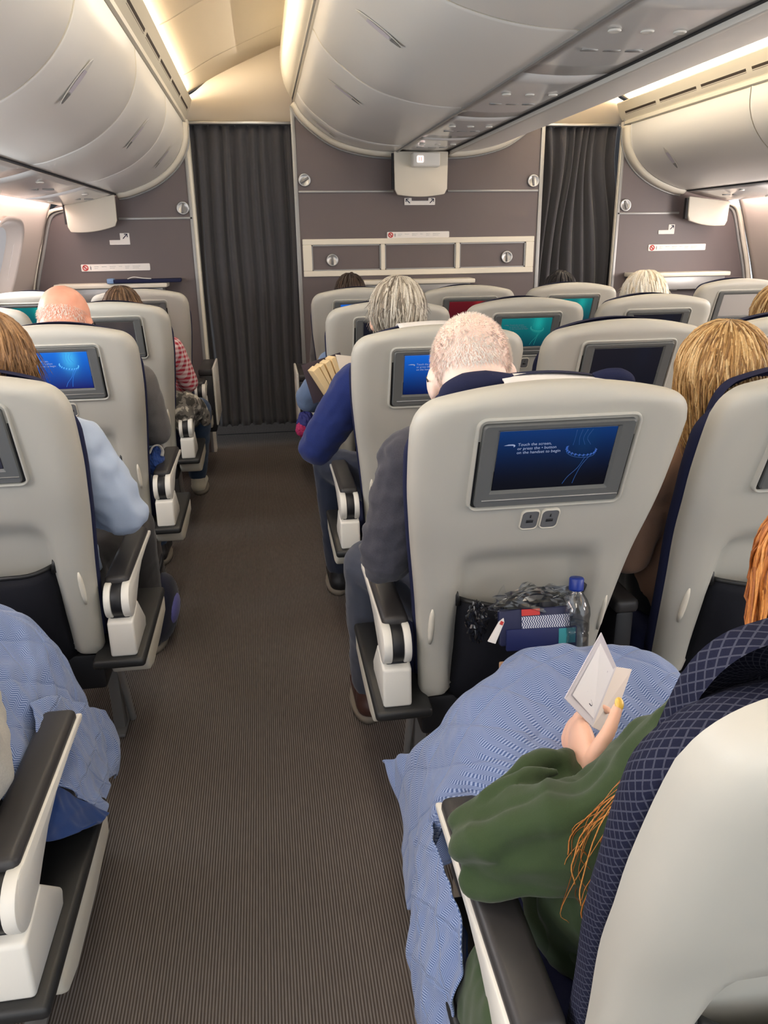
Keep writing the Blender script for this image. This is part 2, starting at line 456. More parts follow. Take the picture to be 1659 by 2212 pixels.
# round latches
def latch(x, z, label, rz=0):
    t = thing('round_latch', label, 'latch', (x, YB - 0.001, z), 0, 'round silver latches on the bulkheads')
    tl = Matrix.Rotation(PI / 2, 3, 'X')
    lathe('latch_ring', [(0.0, 0.0), (0.040, 0.0), (0.042, 0.008), (0.038, 0.015), (0.033, 0.012), (0.0, 0.010)], M['alu'], t, 28, tilt=tl)
    a = math.radians(rz)
    bm = bmesh.new(); bx(bm, -0.007, 0.007, -0.018, -0.008, -0.030, 0.030, 0.003, 2)
    bmesh.ops.transform(bm, matrix=Matrix.Rotation(a, 4, 'Y'), verts=bm.verts)
    bm_obj('latch_bar', bm, M['leg'], t)
latch(0.318, 1.822, 'round silver latch at the upper left of the centre bulkhead', 60)
latch(1.895, 1.812, 'round silver latch at the upper right of the centre bulkhead', -5)
latch(-0.485, 1.656, 'round silver latch on the left bulkhead beside the closed curtain', 10)
latch(XR + 0.485, 1.650, 'round silver latch on the right bulkhead beside the bunched curtain', -20)
latch(0.485, 1.315, 'round silver latch in the left bay of the framed panel', 0)
latch(1.725, 1.315, 'round silver latch in the right bay of the framed panel', 0)

# signs
def strip_sign(x0, x1, z0, z1, label):
    t = thing('notice_strip', label, 'sign', (0, YB, 0))
    prism('sign_plate', rrect((x0 + x1) / 2, (z0 + z1) / 2, x1 - x0, z1 - z0, 0.006), 'y', -0.007, 0.0, M['paper'], t)
    h = z1 - z0; cx = x0 + h * 0.62; cz = (z0 + z1) / 2
    V, F = [], []
    ring = [(cx + 0.36 * h * math.cos(a), -0.0085, cz + 0.36 * h * math.sin(a)) for a in np.linspace(0, 2 * PI, 21)[:-1]]
    add_tube(V, F, ring + ring[:1], 0.0035, 6, cap=False)
    add_tube(V, F, [(cx - 0.22 * h, -0.0085, cz + 0.22 * h), (cx + 0.22 * h, -0.0085, cz - 0.22 * h)], 0.0035, 6)
    mesh_obj('no_smoking_ring', V, F, M['red'], t)
    bm = bmesh.new()
    bx(bm, x0 + h * 1.32, x0 + h * 1.44, -0.0078, -0.006, cz - 0.3 * h, cz + 0.1 * h); bx(bm, x0 + h * 1.26, x0 + h * 1.5, -0.0078, -0.006, cz - 0.02 * h, cz + 0.06 * h)
    bx(bm, x0 + h * 1.33, x0 + h * 1.43, -0.0078, -0.006, cz + 0.14 * h, cz + 0.28 * h)
    bm_obj('symbol', bm, M['ink'], t)
    bm = bmesh.new(); rnd = random.Random(3); x = x0 + h * 1.9
    while x < x1 - 0.05:   # rows of fine print, too small to read
        L = rnd.uniform(0.02, 0.05)
        bx(bm, x, min(x + L, x1 - 0.03), -0.0078, -0.006, cz + 0.10 * h, cz + 0.17 * h)
        if rnd.random() < 0.6: bx(bm, x, min(x + L * 0.8, x1 - 0.03), -0.0078, -0.006, cz - 0.14 * h, cz - 0.08 * h)
        x += L + 0.02
    o = bm_obj('lettering', bm, plain('pale_print', rgb(196, 198, 196), 0.7), t)
strip_sign(-1.175, -0.735, 1.272, 1.316, 'long white notice strip with red ring on the left bulkhead')
strip_sign(0.868, 1.305, 1.452, 1.492, 'long white notice strip above the framed panel on the centre bulkhead')
strip_sign(2.79, 3.235, 1.338, 1.382, 'long white notice strip with red ring on the right bulkhead')
def arrow(V, F, x, z, s, d):
    y = -0.0082
    add_tube(V, F, [(x - d * 0.4 * s, y, z - 0.4 * s), (x + d * 0.4 * s, y, z + 0.4 * s)], 0.0028, 5)
    add_tube(V, F, [(x - d * 0.15 * s, y, z + 0.4 * s), (x + d * 0.4 * s, y, z + 0.4 * s), (x + d * 0.4 * s, y, z - 0.15 * s)], 0.0028, 5)
def ell_sign(poly, arrows, label):
    t = thing('seat_row_placard', label, 'sign', (0, YB, 0))
    prism('sign_plate', poly, 'y', -0.007, 0, M['paper'], t, r=0.002, seg=1)
    V, F = [], []
    for x, z, s, d in arrows: arrow(V, F, x, z, s, d)
    mesh_obj('arrow', V, F, M['inkdark'], t)
ell_sign([(-0.975, 1.435), (-0.845, 1.435), (-0.845, 1.507), (-0.905, 1.507), (-0.905, 1.465), (-0.975, 1.465)], [(-0.872, 1.487, 0.035, 1)], 'small white L-shaped arrow placard on the left bulkhead under the hanging panel')
ell_sign([(2.855, 1.452), (2.978, 1.452), (2.978, 1.518), (2.930, 1.518), (2.930, 1.480), (2.855, 1.480)], [(2.955, 1.497, 0.032, 1)], 'small white L-shaped arrow placard on the right bulkhead')
ell_sign([(0.990, 1.662), (1.203, 1.662), (1.203, 1.708), (1.155, 1.708), (1.155, 1.690), (1.040, 1.690), (1.040, 1.708), (0.990, 1.708)], [(1.014, 1.688, 0.032, -1), (1.180, 1.688, 0.032, 1)], 'small white U-shaped placard with two arrows on the centre bulkhead')
t = thing('exit_placard', 'tiny white square placard with four marks low on the right bulkhead', 'sign', (3.02, YB, 1.10))
prism('sign_plate', rrect(0, 0, 0.058, 0.085, 0.008), 'y', -0.007, 0, M['paper'], t)
bm = bmesh.new()
for x, z in ((-0.012, 0.018), (0.013, 0.018), (-0.012, -0.02), (0.013, -0.02)): bx(bm, x - 0.007, x + 0.007, -0.0082, -0.006, z - 0.01, z + 0.01)
bm_obj('symbol', bm, M['redsoft'], t)

# ledges (meal-table housings) on the bulkheads
def ledge(x0, x1, z, label):
    t = thing('bulkhead_ledge', label, 'ledge', (0, YB, 0))
    box('ledge_top', x0, x1, -0.16, 0, z - 0.03, z, M['cream'], t, r=0.008)
    box('ledge_front', x0 + 0.03, x1 - 0.03, -0.14, 0, z - 0.12, z - 0.03, M['trimgrey'], t, r=0.006)
ledge(-1.33, -0.62, 1.198, 'cream ledge across the left bulkhead above seat tops')
ledge(0.62, 1.46, 1.182, 'cream ledge low on the centre bulkhead above seat tops')
ledge(2.62, 3.37, 1.192, 'cream ledge across the right bulkhead behind the white-haired passenger')
f = thing('dark_folder', 'thin dark navy folder lying on the left bulkhead ledge', 'folder', (-0.75, 5.46, 1.199), math.radians(3))
box('cover', -0.21, 0.22, -0.07, 0.07, 0.0, 0.022, M['navy'], f, r=0.006)
box('label_tab', -0.245, -0.205, -0.075, 0.02, 0.0, 0.03, plain('pale_blue_tab', rgb(120, 150, 190), 0.5), f, r=0.003)
tube('cable', [(-0.12, -0.03, 0.026), (-0.08, -0.02, 0.036), (-0.02, -0.03, 0.028), (0.03, -0.04, 0.025)], 0.003, M['white'], f)

# ---- curtains
def curtain(name, x0, x1, y, z0, z1, folds, amp, label, bunch=False):
    nx, nz = folds * 12, 40
    rows = []; rnd = random.Random(folds)
    ph = [rnd.uniform(-0.5, 0.5) for _ in range(folds + 2)]
    ampv = [rnd.uniform(0.6, 1.25) for _ in range(folds + 2)]
    for j in range(nz + 1):
        v = j / nz; z = z1 + (z0 - z1) * v; row = []
        for i in range(nx + 1):
            u = i / nx; k = u * folds; a = np.interp(k, range(folds + 2), ampv); p = np.interp(k, range(folds + 2), ph)
            wv = math.sin(2 * PI * k + p + 0.5 * math.sin(3 * v + p * 4))
            wv = math.copysign(abs(wv) ** 0.75, wv)
            x = x0 + (x1 - x0) * u
            if bunch:
                g = math.exp(-((v - 0.12) / 0.16) ** 2); x += 0.12 * g * (0.5 - u) * (1 if u > 0.3 else 0.4)
                x += 0.03 * math.sin(5 * v + 6 * u) * (1 - v * 0.3)
            row.append((x + 0.006 * math.sin(9 * v + 5 * u), y + amp * a * wv * (0.55 + 0.45 * min(1, v * 6)), z + 0.012 * abs(wv) * (1 if v > 0.98 else 0)))
        rows.append(row)
    t = thing(name, label, 'curtain')
    c = sheet('curtain_cloth', rows, M['curtain'], t, thick=0.003)
    V, F = [], []
    for i in range(folds):
        x = x0 + (x1 - x0) * (i + 0.5) / folds
        add_tube(V, F, [(x, y, z1 - 0.005), (x, y, z1 + 0.022)], 0.004, 6)
    mesh_obj('hooks', V, F, M['alu'], t)
    return t
curtain('cabin_curtain', -0.415, 0.268, 5.70, 0.15, 2.165, 8, 0.035, 'closed charcoal curtain with even pleats across the left aisle')
curtain('cabin_curtain', 1.955, 2.60, 5.70, 0.15, 2.165, 8, 0.045, 'loosely bunched charcoal curtain across the right aisle', True)

# ---- overhead bins
DOORL = [(-0.885, 1.742), (-0.80, 1.758), (-0.66, 1.812), (-0.55, 1.885), (-0.475, 1.97), (-0.437, 2.06), (-0.430, 2.155)]
DOORC = [(0.925, 1.985), (0.80, 1.990), (0.66, 2.012), (0.52, 2.055), (0.40, 2.13), (0.315, 2.205), (0.272, 2.275)]
def leaf_handle(prof_pt, tan, nrm, y, parent, L=0.155):
    # leaf-shaped latch recess: rim, dark scoop and pale plate, built on the door surface (tangent tan in x,z; normal nrm)
    def P(a, b, d): return (prof_pt[0] + tan[0] * a + nrm[0] * d, y + b, prof_pt[1] + tan[1] * a + nrm[1] * d)
    def leaf(a, k): return k * 0.026 * max(0.0, 1 - (a / (L / 2)) ** 2) ** 0.7
    N = 20
    rows = [[], [], [], [], []]
    for i in range(N + 1):
        a = -L / 2 + L * i / N; wd = leaf(a, 1)
        for r, (f, d) in enumerate(((-1.15, 0.0015), (-0.9, 0.003), (0, 0.0012), (0.9, 0.003), (1.15, 0.0015))):
            rows[r].append(P(a, wd * f, d))
    h = sheet('latch_recess', rows, M['white'], parent)
    bm = []
    V, F = [], []
    base = []
    for a0, a1, m, nm in ((-L * 0.46, -L * 0.24, M['trimgrey'], 'latch_scoop'), (-L * 0.22, L * 0.26, M['latchplate'], 'latch_plate')):
        r2 = [[], []]
        for i in range(9):
            a = a0 + (a1 - a0) * i / 8
            r2[0].append(P(a, -leaf(a, 0.82), 0.0042)); r2[1].append(P(a, leaf(a, 0.82), 0.0042))
        sheet(nm, r2, m, h)
M['latchplate'] = plain('lilac_latch_plate', rgb(206, 200, 208), 0.4)
def bin_unit(side, y0, y1, hy, label):
    X = {'left': lambda x: x, 'centre': lambda x: x, 'right': lambda x: 2 * CX - 0.05 - x}[side]
    prof = DOORC if side == 'centre' else DOORL
    t = thing('overhead_bin', label, 'overhead bin', (0, 0, 0), 0, {'left': 'overhead bins along the left side', 'centre': 'overhead bins above the centre seats', 'right': 'overhead bins along the right side'}[side])
    g = 0.004
    pp = catmull(prof, 6)
    door = [(X(p[0]), p[1]) for p in pp]
    inner = door
    # door: slightly pillowed toward its two ends
    rows = []
    for k, v in enumerate((0, 0.004, 0.012, 0.25, 0.5, 0.75, 0.988, 0.996, 1)):
        y = y0 + g + (y1 - y0 - 2 * g) * v
        inset = (0.005, 0.0015, 0, 0, 0, 0, 0, 0.0015, 0.005)[k]
        rows.append([(x + (inset if (side != 'right') else -inset) * (-1 if side == 'left' else 1), y, z + inset) for x, z in door])
    d = sheet('bin_door', rows, M['bin'], t)
    # box behind the door
    if side == 'centre':
        back = [(0.925, 1.985), (0.925, 2.02), (1.08, 2.02), (1.08, 2.62), (0.272, 2.60), (0.272, 2.275)]
    else:
        back = [(-0.885, 1.742), (-0.885, 1.79), (-1.225, 1.80), (-1.225, 2.28), (-0.45, 2.26), (-0.43, 2.155)]
    poly = [(X(x), z) for x, z in back] + [(X(p[0]) , p[1] + 0.004) for p in pp[::-1][1:-1]]
    prism('bin_body', poly, 'y', y0 + 0.002, y1 - 0.002, M['cream'], t, smooth=False)
    if hy:
        i = int(len(pp) * (0.56 if side != 'centre' else 0.6)); p = pp[i]; q = pp[i + 1]
        tx, tz = X(q[0]) - X(p[0]), q[1] - p[1]; ln = math.hypot(tx, tz); tx /= ln; tz /= ln
        nx, nz = (tz, -tx)
        if nz > 0: nx, nz = -nx, -nz
        leaf_handle((X(p[0]), p[1]), (tx, tz), (nx, nz), hy, d, 0.19 if side == 'centre' else 0.17)
    return t
ordn = ['nearest the camera', 'second', 'third', 'fourth', 'last before the bulkhead']
yl = [0.3, 1.38, 2.44, 3.50, 4.52, 5.47]
tx = ['cut by the left edge of the frame', 'with the largest full latch in view', 'with the middle-sized latch', 'ending at the left bulkhead']
for k in range(1, 5): bin_unit('left', yl[k], yl[k + 1], [0, 1.9, 2.75, 3.98, 5.0][k], 'grey-white overhead bin of the left wall, ' + tx[k - 1])
yc = [0.9, 2.35, 3.68, 5.12, 5.47]
tx = ['cut by the top edge of the frame', 'with the big leaf-shaped latch', 'with the middle-sized latch', 'the narrow end unit against the bulkhead']
for k in range(4): bin_unit('centre', yc[k], yc[k + 1], [1.7, 2.90, 4.05, 5.30][k], 'centre overhead bin over the middle seats, ' + tx[k])
yr = [2.6, 4.10, 5.47]
tx = ['cut by the right edge of the frame', 'with a latch, ending at the right bulkhead']
for k in range(2): bin_unit('right', yr[k], yr[k + 1], [3.4, 5.05][k], 'overhead bin on the right wall, ' + tx[k])
# bin end frames against the bulkheads and other fixed bin rails
def end_frame(prof, X, sg, y1=YB):
    pp = catmull(prof, 6); out = []
    n = len(pp)
    rows = [[], [], []]
    for i, p in enumerate(pp):
        q0, q1 = pp[max(0, i - 1)], pp[min(n - 1, i + 1)]
        tx, tz = q1[0] - q0[0], q1[1] - q0[1]; ln = math.hypot(tx, tz); nx, nz = tz / ln, -tx / ln
        if nz > 0 : nx, nz = -nx, -nz
        rows[0].append((X(p[0] + nx * 0.0), 5.47, p[1] + nz * 0.0)); rows[1].append((X(p[0] + nx * 0.022), 5.50, p[1] + nz * 0.022)); rows[2].append((X(p[0] + nx * 0.026), y1, p[1] + nz * 0.026))
    struct(sheet('trim_%d' % tn[0], rows, M['cream'], thick=0.004)); tn[0] += 1
    rows2 = [[(x, y1 - 0.004, z) for x, y, z in rows[2]], [(X(p[0]) , y1 - 0.004, 0) for p in pp]]
    gl = [(X((X(r[0])) + 0), y1 - 0.006, r[2]) for r in rows[2]]
    V, F = [], []
    add_tube(V, F, [(r[0], y1 - 0.004, r[2] - 0.004) for r in rows[2]], 0.008, 6)
    struct(mesh_obj('trim_%d' % tn[0], V, F, M['trimgrey'])); tn[0] += 1
idn = lambda x: x
end_frame(DOORL, idn, 1); end_frame(DOORL, lambda x: 2 * CX - 0.05 - x, -1)
end_frame(DOORC, idn, 1); end_frame(DOORC, lambda x: 2.205 - x, -1)
# vent rails above the side bins with their slots, cove lips and light strips
def rail(side):
    X = (lambda x: x) if side == 'left' else (lambda x: 2 * CX - 0.05 - x)
    strip = [(-0.430, 2.160), (-0.418, 2.166), (-0.416, 2.185), (-0.424, 2.188), (-0.412, 2.205), (-0.400, 2.225), (-0.372, 2.296), (-0.376, 2.303), (-0.46, 2.285), (-0.60, 2.285)]
    o = profile_y('trim_%d' % tn[0], [(X(a), b) for a, b in strip], YR, 5.60, M['cream']); struct(o); tn[0] += 1
    y = -0.2; bm = bmesh.new()
    while y < 5.5:
        p0, p1 = (-0.4030, 2.222), (-0.3945, 2.241)
        vs = [bm.verts.new((X(a + 0.0015), yy, b)) for a, b, yy in ((p0[0], p0[1], y), (p0[0], p0[1], min(y + 0.43, 5.58)), (p1[0], p1[1], min(y + 0.43, 5.58)), (p1[0], p1[1], y))]
        bm.faces.new(vs); y += 0.48
    me = bpy.data.meshes.new('x'); bm.to_mesh(me); bm.free()
    struct(link('trim_%d' % tn[0], me, M['slot'])); tn[0] += 1
    struct(box('trim_%d' % tn[0], X(-0.53), X(-0.43), YR, 5.59, 2.293, 2.300, M['cove'])); tn[0] += 1
    struct(profile_y('trim_%d' % tn[0], [(X(-0.4335), 2.150), (X(-0.4305), 2.160)], YR, 5.6, M['gap'])); tn[0] += 1
rail('left'); rail('right')
# centre bin valance, joint and underside
val = [(0.272, 2.275), (0.262, 2.282), (0.258, 2.30), (0.236, 2.325), (0.212, 2.38), (0.198, 2.46), (0.196, 2.55), (0.215, 2.63), (0.26, 2.68)]
for X, nm in ((idn, 'l'), (lambda x: 2.205 - x, 'r')):
    struct(profile_y('trim_%d' % tn[0], [(X(a), b) for a, b in val], YR, 5.50, M['cream'], res=3)); tn[0] += 1
    rows = [[(X(a), 5.50, b) for a, b in val], [(X(a + 0.05), 5.56, b - 0.02) for a, b in val]]
    struct(sheet('trim_%d' % tn[0], rows, M['cream'])); tn[0] += 1
    struct(profile_y('trim_%d' % tn[0], [(X(0.262), 2.2815), (X(0.2575), 2.2985)], 0.9, 5.49, M['gap'])); tn[0] += 1
# right-hand door faces of the centre bins, seen only as a lower edge
pp = [(2.205 - p[0], p[1]) for p in catmull(DOORC, 6)]
struct(profile_y('trim_%d' % tn[0], pp, YR, 5.47, M['bin'])); tn[0] += 1
for a, b in ((0.925, 0.940), (1.265, 1.28)):
    struct(box('trim_%d' % tn[0], a, b, YR, 5.52, 1.99, 2.02, M['gap'])); tn[0] += 1
struct(box('trim_%d' % tn[0], 1.28, 1.300, YR, 5.5, 1.972, 2.0, M['white'], r=0.004)); tn[0] += 1
struct(box('trim_%d' % tn[0], 0.915, 0.927, YR, 5.5, 1.978, 2.0, M['trimgrey'], r=0.003)); tn[0] += 1
for X in (idn, lambda x: 2 * CX - 0.05 - x):
    struct(box('trim_%d' % tn[0], X(-0.90), X(-0.884), YR, 5.52, 1.735, 1.80, M['gap'])); tn[0] += 1

# passenger service panels under the bins
def service_panel(xa, xb, y0, y1, z, label, group, lights=3, drop=0.0):
    t = thing('service_panel', label, 'service panel', ((xa + xb) / 2, (y0 + y1) / 2, z), 0, group)
    hx, hy = (xb - xa) / 2, (y1 - y0) / 2
    rows = []
    for k in range(7):
        v = -1 + 2 * k / 6
        rows.append([(hx * u, hy * v * 0.996, -0.010 * (1 - u * u) * (1 - 0.15 * v * v) + drop * u) for u in np.linspace(-1, 1, 9)])
    sheet('panel_face', rows, M['psu'], t, thick=0.004)
    tl = Matrix.Rotation(PI, 3, 'X')
    for k in range(lights):
        a = (-0.5 + k / max(1, lights - 1)) * hx * 1.2 if lights > 1 else 0
        L = lathe('reading_light', [(0.0, 0.0), (0.017, 0.0), (0.019, 0.004), (0.015, 0.007), (0.010, 0.005), (0.0, 0.005)], M['white'], t, 16, (a, -hy * 0.25, -0.009 + drop * a / hx), tl)
    bm = bmesh.new()
    for k in range(3): bx(bm, -hx * 0.6 + k * hx * 0.45, -hx * 0.6 + k * hx * 0.45 + 0.05, hy * 0.2, hy * 0.24, -0.013, -0.006)
    bm_obj('vent_slot', bm, M['trimgrey'], t)
yy = [0.9, 1.95, 2.95, 3.95, 4.75, 5.50]
nm = ['cut off by the top right of the frame', 'beside the big bin latch, above the first rows', 'third along the aisle joint', 'fourth along the aisle joint', 'next to the hanging end panel']
for k in range(0, 5): service_panel(0.942, 1.264, yy[k], yy[k + 1], 1.995, 'glossy service panel under the centre bins, ' + nm[k], 'service panels under the centre bins')
yy = [1.5, 2.6, 3.6, 4.6, 5.50]
nm = ['nearest one at the left edge', 'second from the left edge', 'last one before the white hanging panel']
for k in range(1, 4): service_panel(-1.225, -0.905, yy[k], yy[k + 1], 1.705, 'glossy service panel under the left bins, ' + nm[k - 1], 'service panels under the left bins', 2, drop=0.03)
for k in range(2, 4): service_panel(2 * CX - 0.05 + 0.905, 2 * CX - 0.05 + 1.225, yy[k], yy[k + 1], 1.705, 'glossy service panel under the right bins, ' + ('cut by the right edge' if k == 2 else 'ending at the right hanging panel'), 'service panels under the right bins', 2, drop=-0.03)
# hanging end panels
def hang_panel(pts, label):
    t = thing('hanging_end_panel', label, 'end panel', (0, 5.44, 0))
    prism('panel_board', pts, 'y', -0.012, 0.012, M['cream'], t, r=0.006, seg=2)
    xs = [p[0] for p in pts]; zt = max(p[1] for p in pts)
    box('hinge_strip', min(xs) - 0.012, min(xs) + 0.002, 0.0, 0.03, min(p[1] for p in pts) + 0.05, zt - 0.01, M['gap'], t)
    return t
def curved(x0, x1, zt0, zt1, zb0, zb1, r=0.03):
    bot = [(x0 + (x1 - x0) * u, zb0 + (zb1 - zb0) * u - 0.018 * math.sin(PI * u)) for u in np.linspace(0.06, 0.94, 9)]
    return [(x0, zt0), (x0 + 0.004, zb0 + r)] + bot + [(x1 - 0.004, zb1 + r), (x1, zt1)]
hang_panel(curved(-1.20, -0.888, 1.675, 1.735, 1.515, 1.553), 'white hanging end panel under the left bins')
XX = 2 * CX - 0.05
hang_panel([(XX - x, z) for x, z in curved(-1.20, -0.888, 1.665, 1.70, 1.505, 1.545)], 'white hanging end panel under the right bins')
hp = hang_panel(curved(0.90, 1.262, 1.985, 1.985, 1.725, 1.728), 'white hanging end panel with lit seat-belt sign under the centre bins')
e = box('sign_housing', 1.01, 1.19, -0.10, -0.012, 1.885, 1.972, M['white'], hp, r=0.012, seg=3)
box('lit_sign', 1.035, 1.078, -0.1035, -0.099, 1.91, 1.95, plain('lit_sign_face', rgb(240, 225, 220), 0.4, emit=(1.0, 0.85, 0.82, 1), estr=1.1), e, r=0.006)
bm = bmesh.new()
for k in (0, 1): bx(bm, 1.046 + k * 0.014, 1.053 + k * 0.014, -0.1045, -0.103, 1.918, 1.942)
bm_obj('sign_symbol', bm, plain('lit_red_symbol', rgb(240, 150, 140), 0.4, emit=(1, 0.5, 0.42, 1), estr=0.8), e)

# ------------------------------------------------------------------ seats
def pchip(xs, ys):
    xs = np.array(xs, float); ys = np.array(ys, float); h = np.diff(xs); d = np.diff(ys) / h
    m = np.zeros(len(xs)); m[0] = d[0]; m[-1] = d[-1]
    for i in range(1, len(xs) - 1): m[i] = 0 if d[i - 1] * d[i] <= 0 else 2 * d[i - 1] * d[i] / (d[i - 1] + d[i])
    def f(x):
        x = min(max(x, xs[0]), xs[-1]); i = min(len(h) - 1, max(0, int(np.searchsorted(xs, x) - 1))); t = (x - xs[i]) / h[i]
        return ((1 + 2 * t) * (1 - t) ** 2 * ys[i] + t * (1 - t) ** 2 * h[i] * m[i] + t * t * (3 - 2 * t) * ys[i + 1] + t * t * (t - 1) * h[i] * m[i + 1])
    return f
yprof = pchip([0.42, 0.55, 0.70, 0.82, 0.93, 1.02, 1.10, 1.18, 1.26], [0.20, 0.175, 0.135, 0.100, 0.055, 0.022, -0.008, -0.040, -0.072])
wprof = pchip([0.42, 0.55, 0.70, 0.80, 0.90, 1.00, 1.10, 1.18, 1.26], [0.205, 0.212, 0.226, 0.238, 0.251, 0.261, 0.264, 0.262, 0.258])
def outline(grow=0.0, zt=1.184, zb=0.43, crown=0.026, rc=0.060, N=28):
    pts = []
    zs = np.linspace(zb, zt - rc, N)
    right = [(wprof(z) + grow, z) for z in zs]
    w = wprof(zt) + grow
    a1 = 1.3
    for _ in range(6): a1 = math.atan2(w - rc + rc * math.cos(a1), 2 * crown)
    xe = w - rc + rc * math.cos(a1); ze = zt - rc + rc * math.sin(a1)
    for a in np.linspace(0, a1, 9)[1:]:
        pts_x = w - rc + rc * math.cos(a); pts_z = zt - rc + rc * math.sin(a)
        right.append((pts_x, pts_z))
    top = []
    for u in np.linspace(1, -1, 25)[1:-1]:
        top.append((xe * u, ze + crown * (1 - u * u)))
    rr = [(x, z + (0 if z < zt - 1e-6 else 0)) for x, z in right]
    left = [(-x, z) for x, z in rr[::-1]]
    bot = [(x, zb) for x in np.linspace(-(wprof(zb) + grow), wprof(zb) + grow, 17)[1:-1]]
    return rr + top + left + bot
def smoothstep(a, b, x):
    t = min(1, max(0, (x - a) / (b - a))); return t * t * (3 - 2 * t)
def dent(x, z):
    # shallow scooped panel above the pocket, arched at its top
    top = 0.845 - 0.35 * max(0, abs(x) - 0.09)
    e = smoothstep(top, top - 0.028, z) * smoothstep(0.158, 0.128, abs(x))
    return 0.034 * e
def pillow(name, out, spine, K, yf, depth, m, parent, R=0.05, side=0.07, front=None):
    # star-shaped loops from the outline in to a spine; side wall runs forward from the rim
    V, F, U = [], [], []
    n = len(out); per = [0.0]
    for i in range(n): per.append(per[-1] + math.dist(out[i], out[(i + 1) % n]))
    loops = []
    for k in range(3, 0, -1): loops.append(('s', side * k / 3))
    for k in range(K + 1): loops.append(('r', (k / K) ** 1.5))
    for typ, t in loops:
        for i, (x, z) in enumerate(out):
            sx, sz = spine(x, z)
            if typ == 's':
                V.append((x, yf(x, z, 0) + t, z)); U.append((per[i], -t))
            else:
                X, Z = x + (sx - x) * t, z + (sz - z) * t; d = math.hypot(sx - x, sz - z) * t
                V.append((X, yf(X, Z, d), Z)); U.append((per[i], d))
    L = len(loops)
    for j in range(L - 1):
        for i in range(n):
            F.append((j * n + i, j * n + (i + 1) % n, (j + 1) * n + (i + 1) % n, (j + 1) * n + i))
    return mesh_obj(name, V, F, m, parent, uvs=U)
def spine_fn(x, z): return (x * 0.0, min(max(z, 0.56), 1.09))
def shell_y(R):
    def f(x, z, d):
        dd = min(d, R); return yprof(z) + (R - math.sqrt(max(0, R * R - (R - dd) ** 2))) * 0.8 + dent(x, z)
    return f
def cushion(parent, m, grow=0.003, name='backrest'):
    out = outline(grow, zt=1.146, zb=0.47, crown=0.022, rc=0.085); n = len(out)
    per = [0.0]
    for i in range(n): per.append(per[-1] + math.dist(out[i], out[(i + 1) % n]))
    V, F, U = [], [], []; loops = []
    def sp(x, z): return (0.0, min(max(z, 0.62), 1.06))
    # rear lip, side, front face
    sec = [(0.05, 0.050), (0.018, 0.060), (0.005, 0.063), (0.0, 0.070), (0.0, 0.088), (0.004, 0.100), (0.014, 0.116), (0.034, 0.130), (0.06, 0.142), (0.11, 0.148), (0.17, 0.148)]
    vv = 0.0; last = None
    for (d, y) in sec:
        if last: vv += math.dist(last, (d, y))
        last = (d, y)
        for i, (x, z) in enumerate(out):
            sx, sz = sp(x, z); ln = math.hypot(sx - x, sz - z); t = min(1, d / ln)
            X, Z = x + (sx - x) * t, z + (sz - z) * t
            V.append((X, yprof(Z) + y, Z)); U.append((per[i], vv))
    for i, (x, z) in enumerate(out):
        sx, sz = sp(x, z); V.append((sx, yprof(sz) + 0.150, sz)); U.append((per[i], vv + 0.1))
    L = len(sec) + 1
    for j in range(L - 1):
        for i in range(n): F.append((j * n + i, j * n + (i + 1) % n, (j + 1) * n + (i + 1) % n, (j + 1) * n + i))
    return mesh_obj(name, V, F, m, parent, uvs=U)

# ---- screens: images shown by the displays
def display_mat(name, top, bot, glow, gstr, estr, gam=1.0):
    t = NT(name); uv = t.xyz('UV')
    g = t.n('ShaderNodeMapRange', i_0=uv[1], i_1=0.0, i_2=1.0, i_3=0.0, i_4=1.0)
    base = t.mix(t.math('POWER', g.outputs[0], gam), bot, top)
    # dim toward the right-hand side of the picture, soft plume of light in it
    du = t.math('SUBTRACT', uv[0], 0.74); dv = t.math('SUBTRACT', uv[1], 0.85)
    r2 = t.math('ADD', t.math('MULTIPLY', t.math('MULTIPLY', du, du), 90.0), t.math('MULTIPLY', t.math('MULTIPLY', dv, dv), 9.0))
    gl = t.math('MULTIPLY', t.math('EXPONENT', t.math('MULTIPLY', r2, -1.0)), gstr, True)
    du2 = t.math('SUBTRACT', uv[0], 0.12); dv2 = t.math('SUBTRACT', uv[1], 0.05)
    c = t.mix(gl, base, glow)
    t.p.inputs['Base Color'].default_value = (0.004, 0.004, 0.006, 1)
    t.link(c, 'Emission Color'); t.p.inputs['Emission Strength'].default_value = estr
    t.p.inputs['Roughness'].default_value = 0.25; t.p.inputs['Specular IOR Level'].default_value = 0.12
    return t.m
K1 = rgb(4, 6, 14)
D = {
 'deep': display_mat('display_deep_blue', rgb(6, 52, 112), rgb(3, 4, 11), rgb(12, 60, 104), 0.35, 0.85, 2.2),
 'blue': display_mat('display_bright_blue', rgb(20, 106, 214), rgb(20, 26, 96), rgb(70, 180, 235), 0.9, 1.0),
 'blue2': display_mat('display_mid_blue', rgb(18, 96, 200), rgb(4, 22, 70), rgb(40, 130, 210), 0.5, 1.0, 1.4),
 'teal': display_mat('display_teal', rgb(16, 110, 112), rgb(8, 50, 62), rgb(30, 170, 160), 0.6, 1.0),
 'red': display_mat('display_red', rgb(90, 20, 26), rgb(60, 12, 20), rgb(150, 40, 40), 0.6, 1.0),
 'off': display_mat('display_dark', rgb(26, 26, 34), rgb(16, 18, 28), rgb(22, 28, 44), 0.4, 0.8),
 'grey': display_mat('display_dim_grey', rgb(70, 64, 62), rgb(44, 44, 56), rgb(90, 78, 74), 0.3, 0.9),
}
M['mirror'] = plain('pale_reflection_screen', rgb(214, 214, 212), 0.3, metal=0.6)  # bright reflection on the screen put into a pale base colour
M['txt'] = plain('lit_caption', rgb(120, 130, 150), 0.5, emit=rgb(150, 164, 200), estr=0.5)
